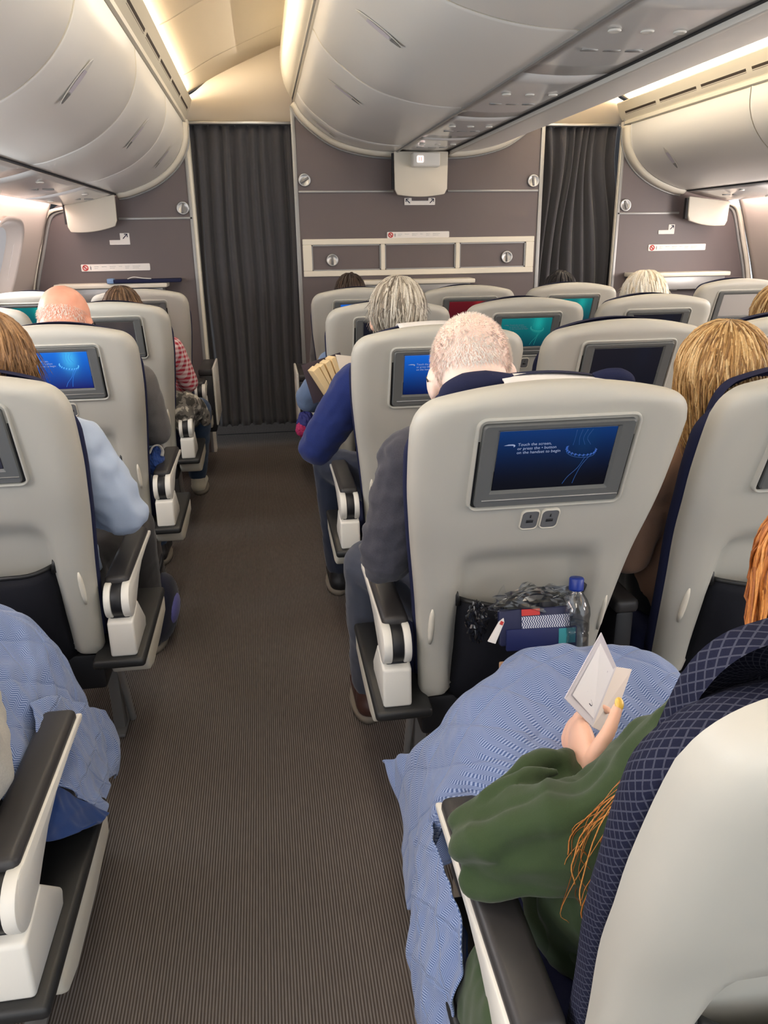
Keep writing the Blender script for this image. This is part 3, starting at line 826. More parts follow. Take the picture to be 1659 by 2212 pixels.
M['txtdim'] = plain('dim_caption', rgb(90, 95, 110), 0.5, emit=rgb(90, 95, 110), estr=0.35)
def glowm(n, c, s): return plain(n, (0.01, 0.01, 0.01, 1), 0.5, emit=c, estr=s)
M['jelly'] = glowm('lit_bracelet', rgb(40, 130, 235), 0.85)
M['jellyb'] = glowm('lit_bracelet_bright', rgb(90, 190, 250), 1.0)
M['jellyt'] = glowm('lit_bracelet_teal', rgb(40, 180, 170), 0.5)
DW, DH = 0.222, 0.130
def caption(parent, m):
    # text and flourish on the display face; display local axes: x right, z up, faces -y
    t = text_mesh('caption', 'Touch the screen,\nor press the \u2022 button\non the handset to begin', 0.0087, m, parent, 1.0)
    t.rotation_euler = (PI / 2, 0, 0); t.location = (-0.0745, -0.0012, DH * 0.255)
    # slim ribbon emblem
    pts = [(-0.100, 0.032), (-0.088, 0.0345), (-0.076, 0.0345), (-0.071, 0.0330), (-0.0695, 0.0305), (-0.0715, 0.0282), (-0.0745, 0.0275), (-0.0735, 0.0292), (-0.0742, 0.0308), (-0.079, 0.0315), (-0.090, 0.0318)]
    e = mesh_obj('ribbon_emblem', [(-0.101 + (x + 0.1) * 0.72, -0.0012, 0.0352 + (z - 0.032) * 0.9) for x, z in pts], [tuple(range(len(pts)))], m, parent, smooth=False)
def bracelet(parent, m, mb):
    # a glowing ring of beads with a trail below and a plume above, as pictured on the screen
    V, F = [], []; cx, cz = 0.049, 0.019
    pts = [(cx + 0.029 * math.cos(a), -0.0016, cz + 0.013 * math.sin(a) - 0.004 * math.cos(a)) for a in np.linspace(PI * 0.85, 2.12 * PI, 15)]
    for p in pts[1:-1]: add_tube(V, F, [(p[0] - 0.0012, p[1], p[2] - 0.0018), (p[0] + 0.0012, p[1], p[2] + 0.0018)], 0.0014, 5)
    mesh_obj('bead_ring', V, F, mb, parent)
    V, F = [], []
    add_tube(V, F, pts, 0.0009, 5); add_tube(V, F, [(p[0], p[1], p[2] - 0.005) for p in pts], 0.0006, 5)
    add_tube(V, F, catmull([(0.060, -0.0014, 0.002), (0.050, -0.0014, -0.022), (0.034, -0.0014, -0.042), (0.026, -0.0014, -0.058)], 5), 0.0006, 5)
    add_tube(V, F, catmull([(0.070, -0.0014, 0.006), (0.056, -0.0014, -0.018), (0.049, -0.0014, -0.042), (0.046, -0.0014, -0.058)], 5), 0.0006, 5)
    for dx in (-0.018, -0.006, 0.005, 0.016):
        add_tube(V, F, catmull([(cx + dx, -0.0014, cz + 0.010), (cx + dx * 0.7 - 0.004, -0.0014, cz + 0.025), (cx + dx * 0.9, -0.0014, cz + 0.043)], 5), 0.0005, 5)
    mesh_obj('light_trail', V, F, m, parent)
def screen_part(parent, disp, cap=None, brace=None):
    # bezel centred near z 1.06, leaning with the shell
    zc = 1.052; a = math.radians(19)
    b = bpy.data.objects.new('screen_mount', None)
    W, H = 0.292, 0.188
    # dark surround, then bezel with a thicker chin, both as one mounted screen
    T = Matrix.Translation((0, yprof(zc) - 0.006, zc)) @ Matrix.Rotation(a, 4, 'X')
    bm = bmesh.new()
    def ring(pts_o, y0, pts_i, y1):
        pass
    def outl(w, h, r): return rrect(0, 0, w, h, r, 5)
    def strip(levels):
        vs = [[bm.verts.new(T @ Vector((x, y, z))) for x, z in pts] for pts, y in levels]
        n = len(vs[0])
        for j in range(len(vs) - 1):
            for i in range(n): bm.faces.new((vs[j][i], vs[j][(i + 1) % n], vs[j + 1][(i + 1) % n], vs[j + 1][i]))
        return vs
    sc = bmesh.new; 
    # recess rim moulded into the shell (same plastic)
    strip([(outl(W + 0.022, H + 0.022, 0.020), 0.012), (outl(W + 0.016, H + 0.016, 0.018), -0.0035), (outl(W + 0.008, H + 0.008, 0.014), -0.003), (outl(W + 0.006, H + 0.006, 0.012), 0.016)])
    rim = bm_obj('screen_recess', bm, M['shell'], parent)
    bm = bmesh.new()
    strip([(outl(W + 0.007, H + 0.007, 0.012), 0.004), (outl(W - 0.004, H - 0.004, 0.009), 0.004)])
    f = [bm.verts.new(T @ Vector((x, 0.006, z))) for x, z in outl(W + 0.007, H + 0.007, 0.012)]; bm.faces.new(f)
    bm_obj('recess_shadow_gap', bm, M['gap'], rim)
    bm = bmesh.new()
    dz = 0.010   # display sits above centre, chin below
    def disp_outl(w, h): 
        p = rrect(0, 0, w, h, 0.002, 5); return [(x, z + dz) for x, z in p]
    v = strip([(outl(W - 0.005, H - 0.005, 0.009), 0.006), (outl(W - 0.005, H - 0.005, 0.009), -0.004), (outl(W - 0.010, H - 0.010, 0.007), -0.007), (disp_outl(DW + 0.012, DH + 0.012), -0.006), (disp_outl(DW + 0.002, DH + 0.002), -0.0005)])
    screen = sharp(bm_obj('screen', bm, M['bezel'], parent), 30)
    bm = bmesh.new(); bx(bm, -W / 2 + 0.016, W / 2 - 0.006, -0.0085, -0.004, -H / 2 + 0.0185, -H / 2 + 0.0205)
    bmesh.ops.transform(bm, matrix=T, verts=bm.verts); bm_obj('chin_groove', bm, M['trimgrey'], screen)
    pts = [(-DW / 2, -DH / 2), (DW / 2, -DH / 2), (DW / 2, DH / 2), (-DW / 2, DH / 2)]
    d = mesh_obj('display', [(x, 0, z) for x, z in pts], [(0, 1, 2, 3)], D[disp], screen, smooth=False, uvs=[(0, 0), (1, 0), (1, 1), (0, 1)])
    d.matrix_local = T @ Matrix.Translation((0, -0.001, dz))
    if cap:
        tmp = []
        before = set(bpy.data.objects)
        caption(screen, cap)
        if brace: bracelet(screen, *brace)
        for o in [o for o in bpy.data.objects if o not in before]:
            o.matrix_local = T @ Matrix.Translation((0, -0.0005, dz)) @ o.matrix_basis
    return screen

def armrest(t, sg, m_pad):
    x0, x1 = 0.236 * sg, 0.298 * sg
    pad = box('armrest_pad', 0.234 * sg, 0.295 * sg, 0.215, 0.592, 0.612, 0.648, M['pad'], t, r=0.013, seg=3)
    # pale moulding under and outside the pad, sweeping down to the pivot
    out = [(0.175, 0.575), (0.185, 0.552), (0.208, 0.541), (0.235, 0.545), (0.258, 0.553), (0.292, 0.572), (0.34, 0.596), (0.40, 0.611), (0.50, 0.617), (0.590, 0.617), (0.602, 0.621), (0.600, 0.628), (0.585, 0.632), (0.26, 0.632), (0.20, 0.632), (0.18, 0.610)]
    prism('armrest_side', out, 'x', min(0.2885 * sg, 0.300 * sg), max(0.2885 * sg, 0.300 * sg), M['white'], t, r=0.003, seg=2)
    prism('armrest_rim', rrect(0.265 * sg, 0.412, 0.058, 0.378, 0.014), 'z', 0.606, 0.620, M['white'], t, r=0.003, seg=1)
    for a, b, m, r in ((0.2355, 0.2525, 'white', 0.0465), (0.2525, 0.279, 'black', 0.0435), (0.279, 0.2995, 'white', 0.0465)):
        cyl('pivot_disc' if m == 'white' else 'pivot_band', (a * sg, 0.212, 0.587), (b * sg, 0.212, 0.587), r, M[m], t, n=32, bev=0.003)
    box('pivot_neck', 0.242 * sg, 0.292 * sg, 0.19, 0.235, 0.52, 0.555, M['black'], t, r=0.004)
    # wedge-shaped pale housing
    v = [(0.168, 0.443), (0.172, 0.540), (0.262, 0.560), (0.345, 0.470), (0.335, 0.443)]
    prism('armrest_housing', v, 'x', min(0.236 * sg, 0.302 * sg), max(0.236 * sg, 0.302 * sg), M['white'], t, r=0.007, seg=3)
    # black tray edge with pale side skirt
    box('tray_edge', 0.19 * sg, 0.322 * sg, 0.150, 0.595, 0.418, 0.444, M['rubber'], t, r=0.010, seg=3)
    sk = [(0.215, 0.418), (0.600, 0.418), (0.590, 0.360), (0.45, 0.345), (0.30, 0.342), (0.245, 0.355), (0.222, 0.385)]
    prism('side_skirt', sk, 'x', min(0.215 * sg, 0.318 * sg), max(0.215 * sg, 0.318 * sg), M['cream'], t, r=0.010, seg=3)
def legs(t, sg):
    for s in (-1, 1):
        x = 0.150 * s
        V, F = [], []
        box('leg', x - 0.017, x + 0.017, 0.50, 0.545, 0.0, 0.335, M['leg'], t, r=0.004)
        cyl('leg_strut', (x + 0.035 * sg, 0.44, 0.31), (x + 0.030 * sg, 0.56, 0.004), 0.011, M['alu'], t, n=12)
    cyl('leg_crossbar', (-0.19, 0.50, 0.262), (0.19, 0.50, 0.262), 0.010, M['leg'], t, n=12)
    box('floor_track_foot', -0.172, -0.128, 0.46, 0.62, 0.0, 0.012, M['leg'], t, r=0.003)
    box('floor_track_foot', 0.128, 0.172, 0.46, 0.62, 0.0, 0.012, M['leg'], t, r=0.003)

SHELL_OUT = outline()
def make_seat(label, sg, disp, cap=None, brace=None, fabric='navy', group='grey-shelled seats in rows', name='aeroplane_seat'):
    t = thing(name, label, 'seat', (0, 0, 0), 0, group)
    sh = pillow('shell', SHELL_OUT, spine_fn, 22, shell_y(0.05), 0.07, M['shell'], t, side=0.020)
    # lower side legs of the shell end in a dark under-edge; two small bumper recesses low on the outer edges
    for s in (-1, 1):
        V, F = [], []
        add_tube(V, F, [(s * 0.196, yprof(z) + 0.006, z) for z in np.linspace(0.60, 0.70, 6)], [0.003, 0.006, 0.007, 0.007, 0.006, 0.003], 8)
        mesh_obj('bumper', V, F, M['cream'], sh)
    cushion(t, M[fabric])
    # folding headrest just proud of the cushion
    hr = pillow('headrest', [(x * 0.80, 1.03 + (z - 1.03) * 1.03) for x, z in outline(0.0, zt=1.175, zb=1.00, crown=0.030, rc=0.05, N=8)], lambda x, z: (x * 0.55, 1.10), 8, lambda x, z, d: yprof(z) + 0.172 + 0.02 * (1 - min(1, d / 0.05)) * -1, 0.05, M[fabric], t, side=-0.03)
    screen_part(t, disp, cap, brace)
    if True:
        zc = 0.922; T = Matrix.Translation((0, yprof(zc) - 0.001, zc)) @ Matrix.Rotation(math.radians(24), 4, 'X')
        for k, x in enumerate((-0.0205, 0.0205)):
            bm = bmesh.new()
            pts = rrect(0, 0, 0.034, 0.047, 0.009)
            def lv(sc, y): return [bm.verts.new(T @ Vector((x + px * sc, y, pz * sc))) for px, pz in pts]
            ls = [lv(1.14, 0.006), lv(1.12, -0.0015), lv(1.02, -0.003), lv(0.99, -0.001)]
            for j in range(3):
                for i in range(len(pts)): bm.faces.new((ls[j][i], ls[j][(i + 1) % len(pts)], ls[j + 1][(i + 1) % len(pts)], ls[j + 1][i]))
            fr = bm_obj('outlet_frame', bm, M['cream'], sh)
            o = prism('outlet', [(x + px * 0.98, pz * 0.98) for px, pz in pts], 'y', -0.002, 0.004, M['outlet'], t, r=0.001, seg=1); o.data.transform(T)
            bm = bmesh.new(); bx(bm, x - 0.007, x + 0.007, -0.0028, -0.001, -0.006, 0.001); bx(bm, x - 0.0012, x + 0.0012, -0.0028, -0.001, 0.007, 0.014)
            bmesh.ops.transform(bm, matrix=T, verts=bm.verts); bm_obj('socket', bm, M['gap'], o)
    # literature pocket: sagging black pouch hung below the scoop
    rows = []
    for j in range(11):
        v = j / 10; z = 0.712 - 0.29 * v
        row = []
        for i in range(17):
            u = -1 + i / 8; bul = (1 - u ** 4) * (0.022 + 0.050 * math.sin(PI * min(1, v * 0.9 + 0.1)))
            row.append((0.137 * u * (1 + 0.02 * math.sin(9 * v)), yprof(z) + 0.028 - bul, z - 0.012 * (1 - u * u) * (1 - v) + 0.002 * math.sin(7 * u + 5 * v)))
        rows.append(row)
    pk = sheet('pocket', rows, M['pocket'], t, thick=0.004)
    V, F = [], []; add_tube(V, F, [(p[0], p[1], p[2] + 0.001) for p in rows[0]], 0.0055, 8); mesh_obj('pocket_hem', V, F, M['rubber'], pk)
    for s in (-1, 1):
        V, F = [], []; add_tube(V, F, [(0.137 * s, yprof(0.70) + 0.018, 0.70), (0.147 * s, yprof(0.73) + 0.016, 0.733)], 0.007, 6); mesh_obj('pocket_loop', V, F, M['rubber'], pk)
    # seat pan, base box
    box('seat_cushion', -0.225, 0.225, 0.30, 0.72, 0.42, 0.505, M['navy'], t, r=0.035, seg=4)
    box('base_frame', -0.205, 0.205, 0.215, 0.64, 0.325, 0.432, M['black'], t, r=0.012)
    if sg: armrest(t, sg, 'pad')
    else:
        box('armrest_pad', -0.325, -0.265, 0.225, 0.58, 0.600, 0.636, M['pad'], t, r=0.012, seg=3)
        box('centre_console', -0.318, -0.272, 0.235, 0.56, 0.33, 0.60, M['black'], t, r=0.008)
    legs(t, sg or 1)
    return t
Y0, PT = 1.313, 0.965
XA, XM, XRR, XL, XW = 0.513, 1.103, 1.693, -0.682, -1.268
def row(n): return Y0 + PT * (n - 1)
YLO = 0.345
capb = (M['jelly'], M['jellyb'])
s = make_seat('large aisle seat back with dark blue lit screen, bottle and packets in its pocket', -1, 'deep', M['txt'], (glowm('dim_bracelet', rgb(26, 80, 150), 0.55), glowm('dim_bracelet_beads', rgb(46, 96, 190), 0.7)))
s.location = (XA, row(1), 0); S_C1 = s
def recolor(root, base, m):
    o = kid(root, base)
    o.material_slots[0].link = 'OBJECT'; o.material_slots[0].material = m
    return o
def strip_cap(root):
    for b in ('caption', 'ribbon_emblem', 'bead_ring', 'light_trail'):
        o = kid(root, b)
        while o:
            bpy.data.objects.remove(o); o = kid(root, b)
GRP = 'grey-shelled seats in rows'
def seat_copy(src, x, y, label, disp=None, cap=True, capm=None, br=None):
    r = dup(src, (x, y, 0), 0, label)
    if disp: recolor(r, 'display', D[disp])
    if not cap: strip_cap(r)
    else:
        if capm: recolor(r, 'caption', capm); recolor(r, 'ribbon_emblem', capm)
        if br: recolor(r, 'bead_ring', br[1]); recolor(r, 'light_trail', br[0])
    return r
# centre block, left column (armrest to the left aisle)
seat_copy(S_C1, XA, row(2), 'aisle seat back with bright blue screen partly hidden by the bald white head', 'blue2', True, None, capb)
seat_copy(S_C1, XA, row(3), 'aisle seat back behind the grey-haired reader, its screen hidden', 'off', False)
S_C4 = seat_copy(S_C1, XA, row(4), 'aisle seat back in the front row of the centre block with small blue screen', 'blue2', True, None, capb)
# left block, aisle column (armrest to its right)
s = make_seat('pale aisle seat back at the left edge, beside the light blue sleeve', 1, 'grey')
s.location = (XL, row(1) + YLO, 0); S_L1 = s
S_L2 = make_seat('left aisle seat back with vivid blue screen behind the brown-haired head', 1, 'blue', M['txt'], capb)
S_L2.location = (XL, row(2) + YLO, 0)
seat_copy(S_L1, XL, row(3) + YLO, 'left aisle seat back with dim grey screen in front of the bald man', 'grey')
S_L4 = seat_copy(S_L1, XL, row(4) + YLO, 'left aisle seat back in the front row before the brown hair', 'grey')
seat_copy(S_L1, XL, row(0) + YLO, 'left aisle seat at the lower left edge, only its black armrest in view', 'off')
# middle and window seats (no aisle armrest)
S_M1 = make_seat('middle seat back at the right edge beside the blonde head', 0, 'off'); S_M1.location = (XM, row(1), 0)
seat_copy(S_M1, XM, row(2), 'middle seat back with dark blank screen above the blue headrest pillow', 'off')
S_M3 = seat_copy(S_C1, XM, row(3), 'middle seat back with teal screen to the right of the bald white head', 'teal', True, M['txtdim'], (M['jellyt'], M['jellyt']))
for o in list(S_M3.children_recursive): pass
seat_copy(S_M1, XM, row(4), 'middle seat back in the front row with dark red screen', 'red')
seat_copy(S_M1, XRR, row(2), 'seat back half cut by the right edge with navy cushion showing, blonde hair above it', 'off')
seat_copy(S_M1, XRR, row(3), 'right-hand seat back of the centre block below the white hair', 'off')
seat_copy(S_M1, XRR, row(4), 'front row seat back with teal screen below the black hair', 'teal')
r = seat_copy(S_M1, 2.70, row(4), 'seat back at the far right with silvery reflecting screen', 'off'); recolor(r, 'display', M['mirror'])
seat_copy(S_M1, XW, row(3) + YLO, 'window seat back at the left edge beside the bald head, screen unseen', 'off')
seat_copy(S_M1, XW, row(4) + YLO, 'front row window seat back at the left edge with teal screen', 'teal')
# nearest seat of the centre block, lattice fabric, reclined a little
S_C0 = make_seat('nearest seat back at the lower right with navy lattice cushion', -1, 'off', fabric='lattice')
S_C0.location = (XA, row(0), 0)
TILT = math.radians(0.0); piv = Vector((0, 0.25, 0.45))
for ch in S_C0.children:
    if ch.name.split('.')[0] in ('shell', 'backrest', 'headrest', 'screen', 'screen_recess', 'outlet', 'pocket'):
        ch.matrix_local = Matrix.Translation(piv) @ Matrix.Rotation(TILT, 4, 'X') @ Matrix.Translation(-piv) @ ch.matrix_local
# bulkhead-row table consoles on the aisle side
def console(root, sg):
    box('console_box', 0.255 * sg, 0.335 * sg, 0.36, 0.63, 0.30, 0.66, M['black'], root, r=0.008)
    box('console_lid', 0.25 * sg, 0.335 * sg, 0.36, 0.80, 0.66, 0.70, M['pad'], root, r=0.010)
    box('console_side', 0.335 * sg, 0.349 * sg, 0.37, 0.80, 0.34, 0.705, M['white'], root, r=0.006)
console(S_L4, 1); console(S_C4, -1)
# ------------------------------------------------------------------ people
def skin_mat(name, col, col2):
    t = NT(name); tc = t.n('ShaderNodeTexCoord')
    nz = t.n('ShaderNodeTexNoise', i_Vector=tc.outputs['Object'], i_Scale=22.0, i_Detail=4.0)
    t.link(t.mix(nz.outputs['Fac'], col, col2), 'Base Color'); t.p.inputs['Roughness'].default_value = 0.5
    t.p.inputs['Subsurface Weight'].default_value = 0.12; t.p.inputs['Subsurface Radius'].default_value = (0.01, 0.004, 0.002)
    t.p.inputs['Subsurface Scale'].default_value = 0.5
    nf = t.n('ShaderNodeTexNoise', i_Vector=tc.outputs['Object'], i_Scale=400.0)
    t.bump(nf.outputs['Fac'], 0.1, 0.0006)
    return t.m
SK1 = skin_mat('skin_pale', rgb(226, 176, 150), rgb(238, 196, 172))
SK2 = skin_mat('skin_ruddy', rgb(222, 150, 124), rgb(236, 178, 152))
SK3 = skin_mat('skin_scalp_pink', rgb(244, 208, 190), rgb(250, 226, 212))
def cloth_mat(name, col, var=0.25, scale=500, bump=0.3, big=0.0):
    t = NT(name); tc = t.n('ShaderNodeTexCoord')
    nz = t.n('ShaderNodeTexNoise', i_Vector=tc.outputs['Object'], i_Scale=float(scale), i_Detail=3.0)
    d = tuple(c * (1 - var) for c in col[:3]) + (1,); l = tuple(min(1, c * (1 + var)) for c in col[:3]) + (1,)
    t.link(t.mix(nz.outputs['Fac'], d, l), 'Base Color'); t.p.inputs['Roughness'].default_value = 0.9
    t.p.inputs['Specular IOR Level'].default_value = 0.15; t.p.inputs['Sheen Weight'].default_value = 0.15
    t.bump(nz.outputs['Fac'], bump, 0.001); return t.m
def ellipsoid(V, F, c, r, rot=None, nu=16, nv=10):
    base = len(V); c = Vector(c)
    for j in range(1, nv):
        th = PI * j / nv
        for i in range(nu):
            ph = 2 * PI * i / nu
            p = Vector((r[0] * math.sin(th) * math.cos(ph), r[1] * math.sin(th) * math.sin(ph), r[2] * math.cos(th)))
            V.append(c + (rot @ p if rot else p))
    top = len(V); p = Vector((0, 0, r[2])); V.append(c + (rot @ p if rot else p)); bot = len(V); V.append(c - (rot @ p if rot else p))
    for j in range(nv - 2):
        for i in range(nu): F.append((base + j * nu + i, base + (j + 1) * nu + i, base + (j + 1) * nu + (i + 1) % nu, base + j * nu + (i + 1) % nu))
    for i in range(nu):
        F.append((top, base + i, base + (i + 1) % nu)); b = base + (nv - 2) * nu
        F.append((bot, b + (i + 1) % nu, b + i))
def limb(V, F, pts, rad, n=14, res=6, flat=1.0):
    P = catmull(pts, res) if len(pts) > 2 else [np.array(pts[0]) + (np.array(pts[1]) - np.array(pts[0])) * k / res for k in range(res + 1)]
    R = np.interp(np.linspace(0, len(rad) - 1, len(P)), range(len(rad)), rad)
    d0 = Vector(P[1]) - Vector(P[0]); d0.normalize(); d1 = Vector(P[-1]) - Vector(P[-2]); d1.normalize()
    pre = [(Vector(P[0]) - d0 * R[0] * math.sin(a), R[0] * math.cos(a)) for a in (1.45, 1.1, 0.7, 0.35)]
    post = [(Vector(P[-1]) + d1 * R[-1] * math.sin(a), R[-1] * math.cos(a)) for a in (0.35, 0.7, 1.1, 1.45)]
    path = [p for p, r in pre] + [Vector(p) for p in P] + [p for p, r in post]
    rr = [r for p, r in pre] + list(R) + [r for p, r in post]
    add_tube(V, F, path, rr, n, flat)
def remesh(name, V, F, voxel, m, parent, smooth=3, wrinkle=0.0, wf=22.0, stretch=(1, 1, 1), seed=0.0):
    me = bpy.data.meshes.new(name); me.from_pydata([tuple(v) for v in V], [], F); me.update()
    bm = bmesh.new(); bm.from_mesh(me); bmesh.ops.recalc_face_normals(bm, faces=bm.faces); bm.to_mesh(me); bm.free()
    o = bpy.data.objects.new(name, me); C.objects.link(o)
    r = o.modifiers.new('r', 'REMESH'); r.mode = 'VOXEL'; r.voxel_size = voxel; r.use_smooth_shade = True
    s = o.modifiers.new('s', 'SMOOTH'); s.iterations = smooth; s.factor = 0.5
    bake(o); me = o.data
    if wrinkle:
        n = len(me.vertices); co = np.empty(n * 3); me.vertices.foreach_get('co', co); co = co.reshape(-1, 3)
        nr = np.empty(n * 3); me.vertices.foreach_get('normal', nr); nr = nr.reshape(-1, 3)
        for i in range(n):
            p = co[i]
            q = Vector((p[0] * wf * stretch[0] + seed, p[1] * wf * stretch[1], p[2] * wf * stretch[2]))
            v = noise.noise(q) * 0.6 + (1 - 2 * abs(noise.noise(q * 0.7 + Vector((5, 1, 2))))) * 0.5 - 0.25
            co[i] += nr[i] * wrinkle * v
        me.vertices.foreach_set('co', co.ravel()); me.update()
    me.materials.clear(); me.materials.append(m); me.polygons.foreach_set('use_smooth', [True] * len(me.polygons))
    o.parent = parent
    return o
TIPS = []
def hand(V, F, W, d, nrm, side, curl=0.5, s=1.0, spread=0.0, aoff=0.0):
    # palm, four unequal bent fingers, and a thumb from the side of the palm; d: pointing, nrm: back of hand
    d = Vector(d).normalized(); nrm = Vector(nrm); nrm = (nrm - d * nrm.dot(d)).normalized(); a = d.cross(nrm) * side; W = Vector(W)
    rot = Matrix((d, a, nrm)).transposed()
    ellipsoid(V, F, W + d * 0.045 * s, (0.054 * s, 0.041 * s, 0.018 * s), rot)
    limb(V, F, [W - d * 0.02, W + d * 0.02], [0.027 * s, 0.029 * s])
    for k, (off, L) in enumerate(((0.029, 0.068), (0.010, 0.078), (-0.009, 0.072), (-0.027, 0.056))):
        b = W + d * 0.080 * s + a * (off + aoff) * s
        pts = [b - d * 0.02 * s, b]; ang = 0.15
        p = b
        for seg, fr in enumerate((0.45, 0.32, 0.23)):
            ang += curl * (0.5 + 0.35 * seg)
            p = p + (d * math.cos(ang) - nrm * math.sin(ang) + a * spread * off * 8) * L * fr * s; pts.append(p)
        limb(V, F, pts, [0.0095 * s, 0.0095 * s, 0.0088 * s, 0.008 * s, 0.0068 * s], 10, 4)
    b = W + d * 0.022 * s + a * 0.030 * s
    TIPS.append((b + (d * 1.25 + a * 0.62 - nrm * 0.5) * 0.066 * s, d, a, nrm)); limb(V, F, [b, b + (d * 0.6 + a * 0.7) * 0.034 * s, b + (d * 0.9 + a * 0.75 - nrm * 0.3) * 0.055 * s, b + (d * 1.25 + a * 0.62 - nrm * 0.5) * 0.066 * s], [0.015 * s, 0.0125 * s, 0.0105 * s, 0.008 * s], 10, 4)
def head_parts(V, F, c, R, s):
    T = lambda p: Vector(c) + R @ (Vector(p) * s)
    E = lambda p, r: ellipsoid(V, F, T(p), tuple(x * s for x in r), R)
    E((0, -0.012, 0.028), (0.076, 0.096, 0.088)); E((0, 0.030, -0.035), (0.060, 0.066, 0.080)); E((0, 0.058, -0.092), (0.034, 0.030, 0.026))
    E((0, -0.045, -0.02), (0.062, 0.055, 0.07))
    for k in (-1, 1):
        E((0.076 * k, -0.006, -0.012), (0.012, 0.020, 0.033)); E((0.040 * k, 0.066, -0.028), (0.024, 0.022, 0.024))
    limb(V, F, [T((0, 0.092, 0.012)), T((0, 0.108, -0.012)), T((0, 0.116, -0.032))], [0.008 * s, 0.010 * s, 0.013 * s], 10, 3)
    limb(V, F, [T((-0.040, 0.080, 0.024)), T((0, 0.090, 0.022)), T((0.040, 0.080, 0.024))], [0.010 * s] * 3, 10, 3)
    for z in (-0.060, -0.069): limb(V, F, [T((-0.022, 0.086, z)), T((0, 0.093, z)), T((0.022, 0.086, z))], [0.005 * s, 0.007 * s, 0.005 * s], 8, 3)
def euler(pitch=0, yaw=0, roll=0):
    return (Matrix.Rotation(math.radians(yaw), 3, 'Z') @ Matrix.Rotation(math.radians(-pitch), 3, 'X') @ Matrix.Rotation(math.radians(roll), 3, 'Y'))
def mirror_default(d, key, dx): pass
def person(label, base, head, hr=(15, 0, 0), hs=1.0, skin=None, top=None, legs_m=None, shoe=None, J=None, voxel=0.009, topw=0.006, sleeve=1.0, only_top=False, group=None, topname='sweater', body_only=False, fingers=0.4, handdir=None, wseed=0.0, wst=(1, 1, 1), farm=1.0, extra=()):
    bx0, by0 = base
    j = dict(pelvis=(0, .43, .58), waist=(0, .37, .75), chest=(0, .31, .93), neck=(0, .28, 1.05),
             shL=(-.185, .30, 1.0), shR=(.185, .30, 1.0), elL=(-.215, .40, .76), elR=(.215, .40, .76), wrL=(-.10, .62, .70), wrR=(.10, .62, .70),
             knL=(-.11, .84, .575), knR=(.11, .84, .575), anL=(-.11, .90, .12), anR=(.11, .90, .12))
    for k in list(j): j[k] = Vector(j[k]) + Vector((bx0, by0, 0))
    for k, v in (J or {}).items(): j[k] = Vector(v)
    H = Vector(head); R = euler(*hr)
    O = Vector((bx0, by0, 0))
    t = thing('person', label, 'person', O, 0, group)
    L = {k: v - O for k, v in j.items()}; Hc = H - O
    V, F = [], []
    head_parts(V, F, Hc, R, hs)
    nb = Hc + R @ Vector((0, -0.03 * hs, -0.06 * hs))
    limb(V, F, [L['chest'], L['neck'], nb], [0.075, 0.056, 0.050 * hs])
    for k in (-1, 1):
        o = Vector((0.055 * k, 0, 0))
        limb(V, F, [L['pelvis'] + o * 1.2, L['waist'] + o, L['chest'] + o * 1.1], [0.098, 0.090, 0.094])
        s = 'L' if k < 0 else 'R'
        limb(V, F, [L['chest'] + Vector((0.05 * k, 0, 0.06)), L['sh' + s]], [0.06, 0.055], res=4)
        limb(V, F, [L['sh' + s], (L['sh' + s] + L['el' + s]) / 2, L['el' + s]], [0.050, 0.043, 0.037])
        limb(V, F, [L['el' + s], (L['el' + s] * 0.6 + L['wr' + s] * 0.4), L['wr' + s]], [0.037, 0.037, 0.025])
        hd = (handdir or {}).get(s) or ((L['wr' + s] - L['el' + s]), Vector((0, 0.2, 1)), fingers)
        hand(V, F, L['wr' + s], hd[0], hd[1], -k if len(hd) < 4 else hd[3], hd[2], aoff=0.0 if len(hd) < 5 else hd[4])
        hp = L['pelvis'] + Vector((0.085 * k, 0.02, -0.02))
        limb(V, F, [hp, (hp + L['kn' + s]) / 2 + Vector((0, 0, .008)), L['kn' + s]], [0.085, 0.072, 0.055])
        limb(V, F, [L['kn' + s], L['kn' + s] * 0.6 + L['an' + s] * 0.4 + Vector((0, -.012, 0)), L['an' + s]], [0.054, 0.052, 0.034])
        limb(V, F, [L['an' + s] + Vector((0, -.02, -.06)), L['an' + s] + Vector((0.01 * k, .14, -.085))], [0.035, 0.026], flat=0.8)
    body = remesh('body', V, F, voxel, skin or SK1, t, 2)
    T = lambda p: Hc + R @ (Vector(p) * hs)
    for k in (-1, 1):
        V, F = [], []; ellipsoid(V, F, T((0.031 * k, 0.079, 0.0)), (0.0125 * hs,) * 3, None, 12, 8)
        n0 = len(F); ellipsoid(V, F, T((0.031 * k, 0.0865, 0.0)), (0.006 * hs,) * 3, None, 10, 6)
        e = mesh_obj('eye', V, F, [M['paper'], M['inkdark']], body)
        for p in e.data.polygons:
            if p.index >= n0: p.material_index = 1
    # upper garment
    V, F = [], []
    for k in (-1, 1):
        o = Vector((0.062 * k, 0, 0)); s = 'L' if k < 0 else 'R'
        limb(V, F, [L['pelvis'] + o * 1.25 + Vector((0, -0.01, 0.0)), L['waist'] + o * 1.1, L['chest'] + o * 1.1], [0.112, 0.108, 0.106])
        limb(V, F, [L['chest'] + Vector((0.04 * k, 0, 0.07)), L['sh' + s] + Vector((0, 0, 0.0))], [0.072, 0.066], res=4)
        limb(V, F, [L['sh' + s], (L['sh' + s] + L['el' + s]) / 2, L['el' + s]], [0.066 * sleeve, 0.060 * sleeve, 0.053 * sleeve])
        limb(V, F, [L['el' + s], (L['el' + s] * 0.55 + L['wr' + s] * 0.45), L['wr' + s] * 0.96 + L['el' + s] * 0.04], [0.053 * sleeve, 0.050 * sleeve * farm, 0.036 * (0.5 + 0.5 * sleeve)])
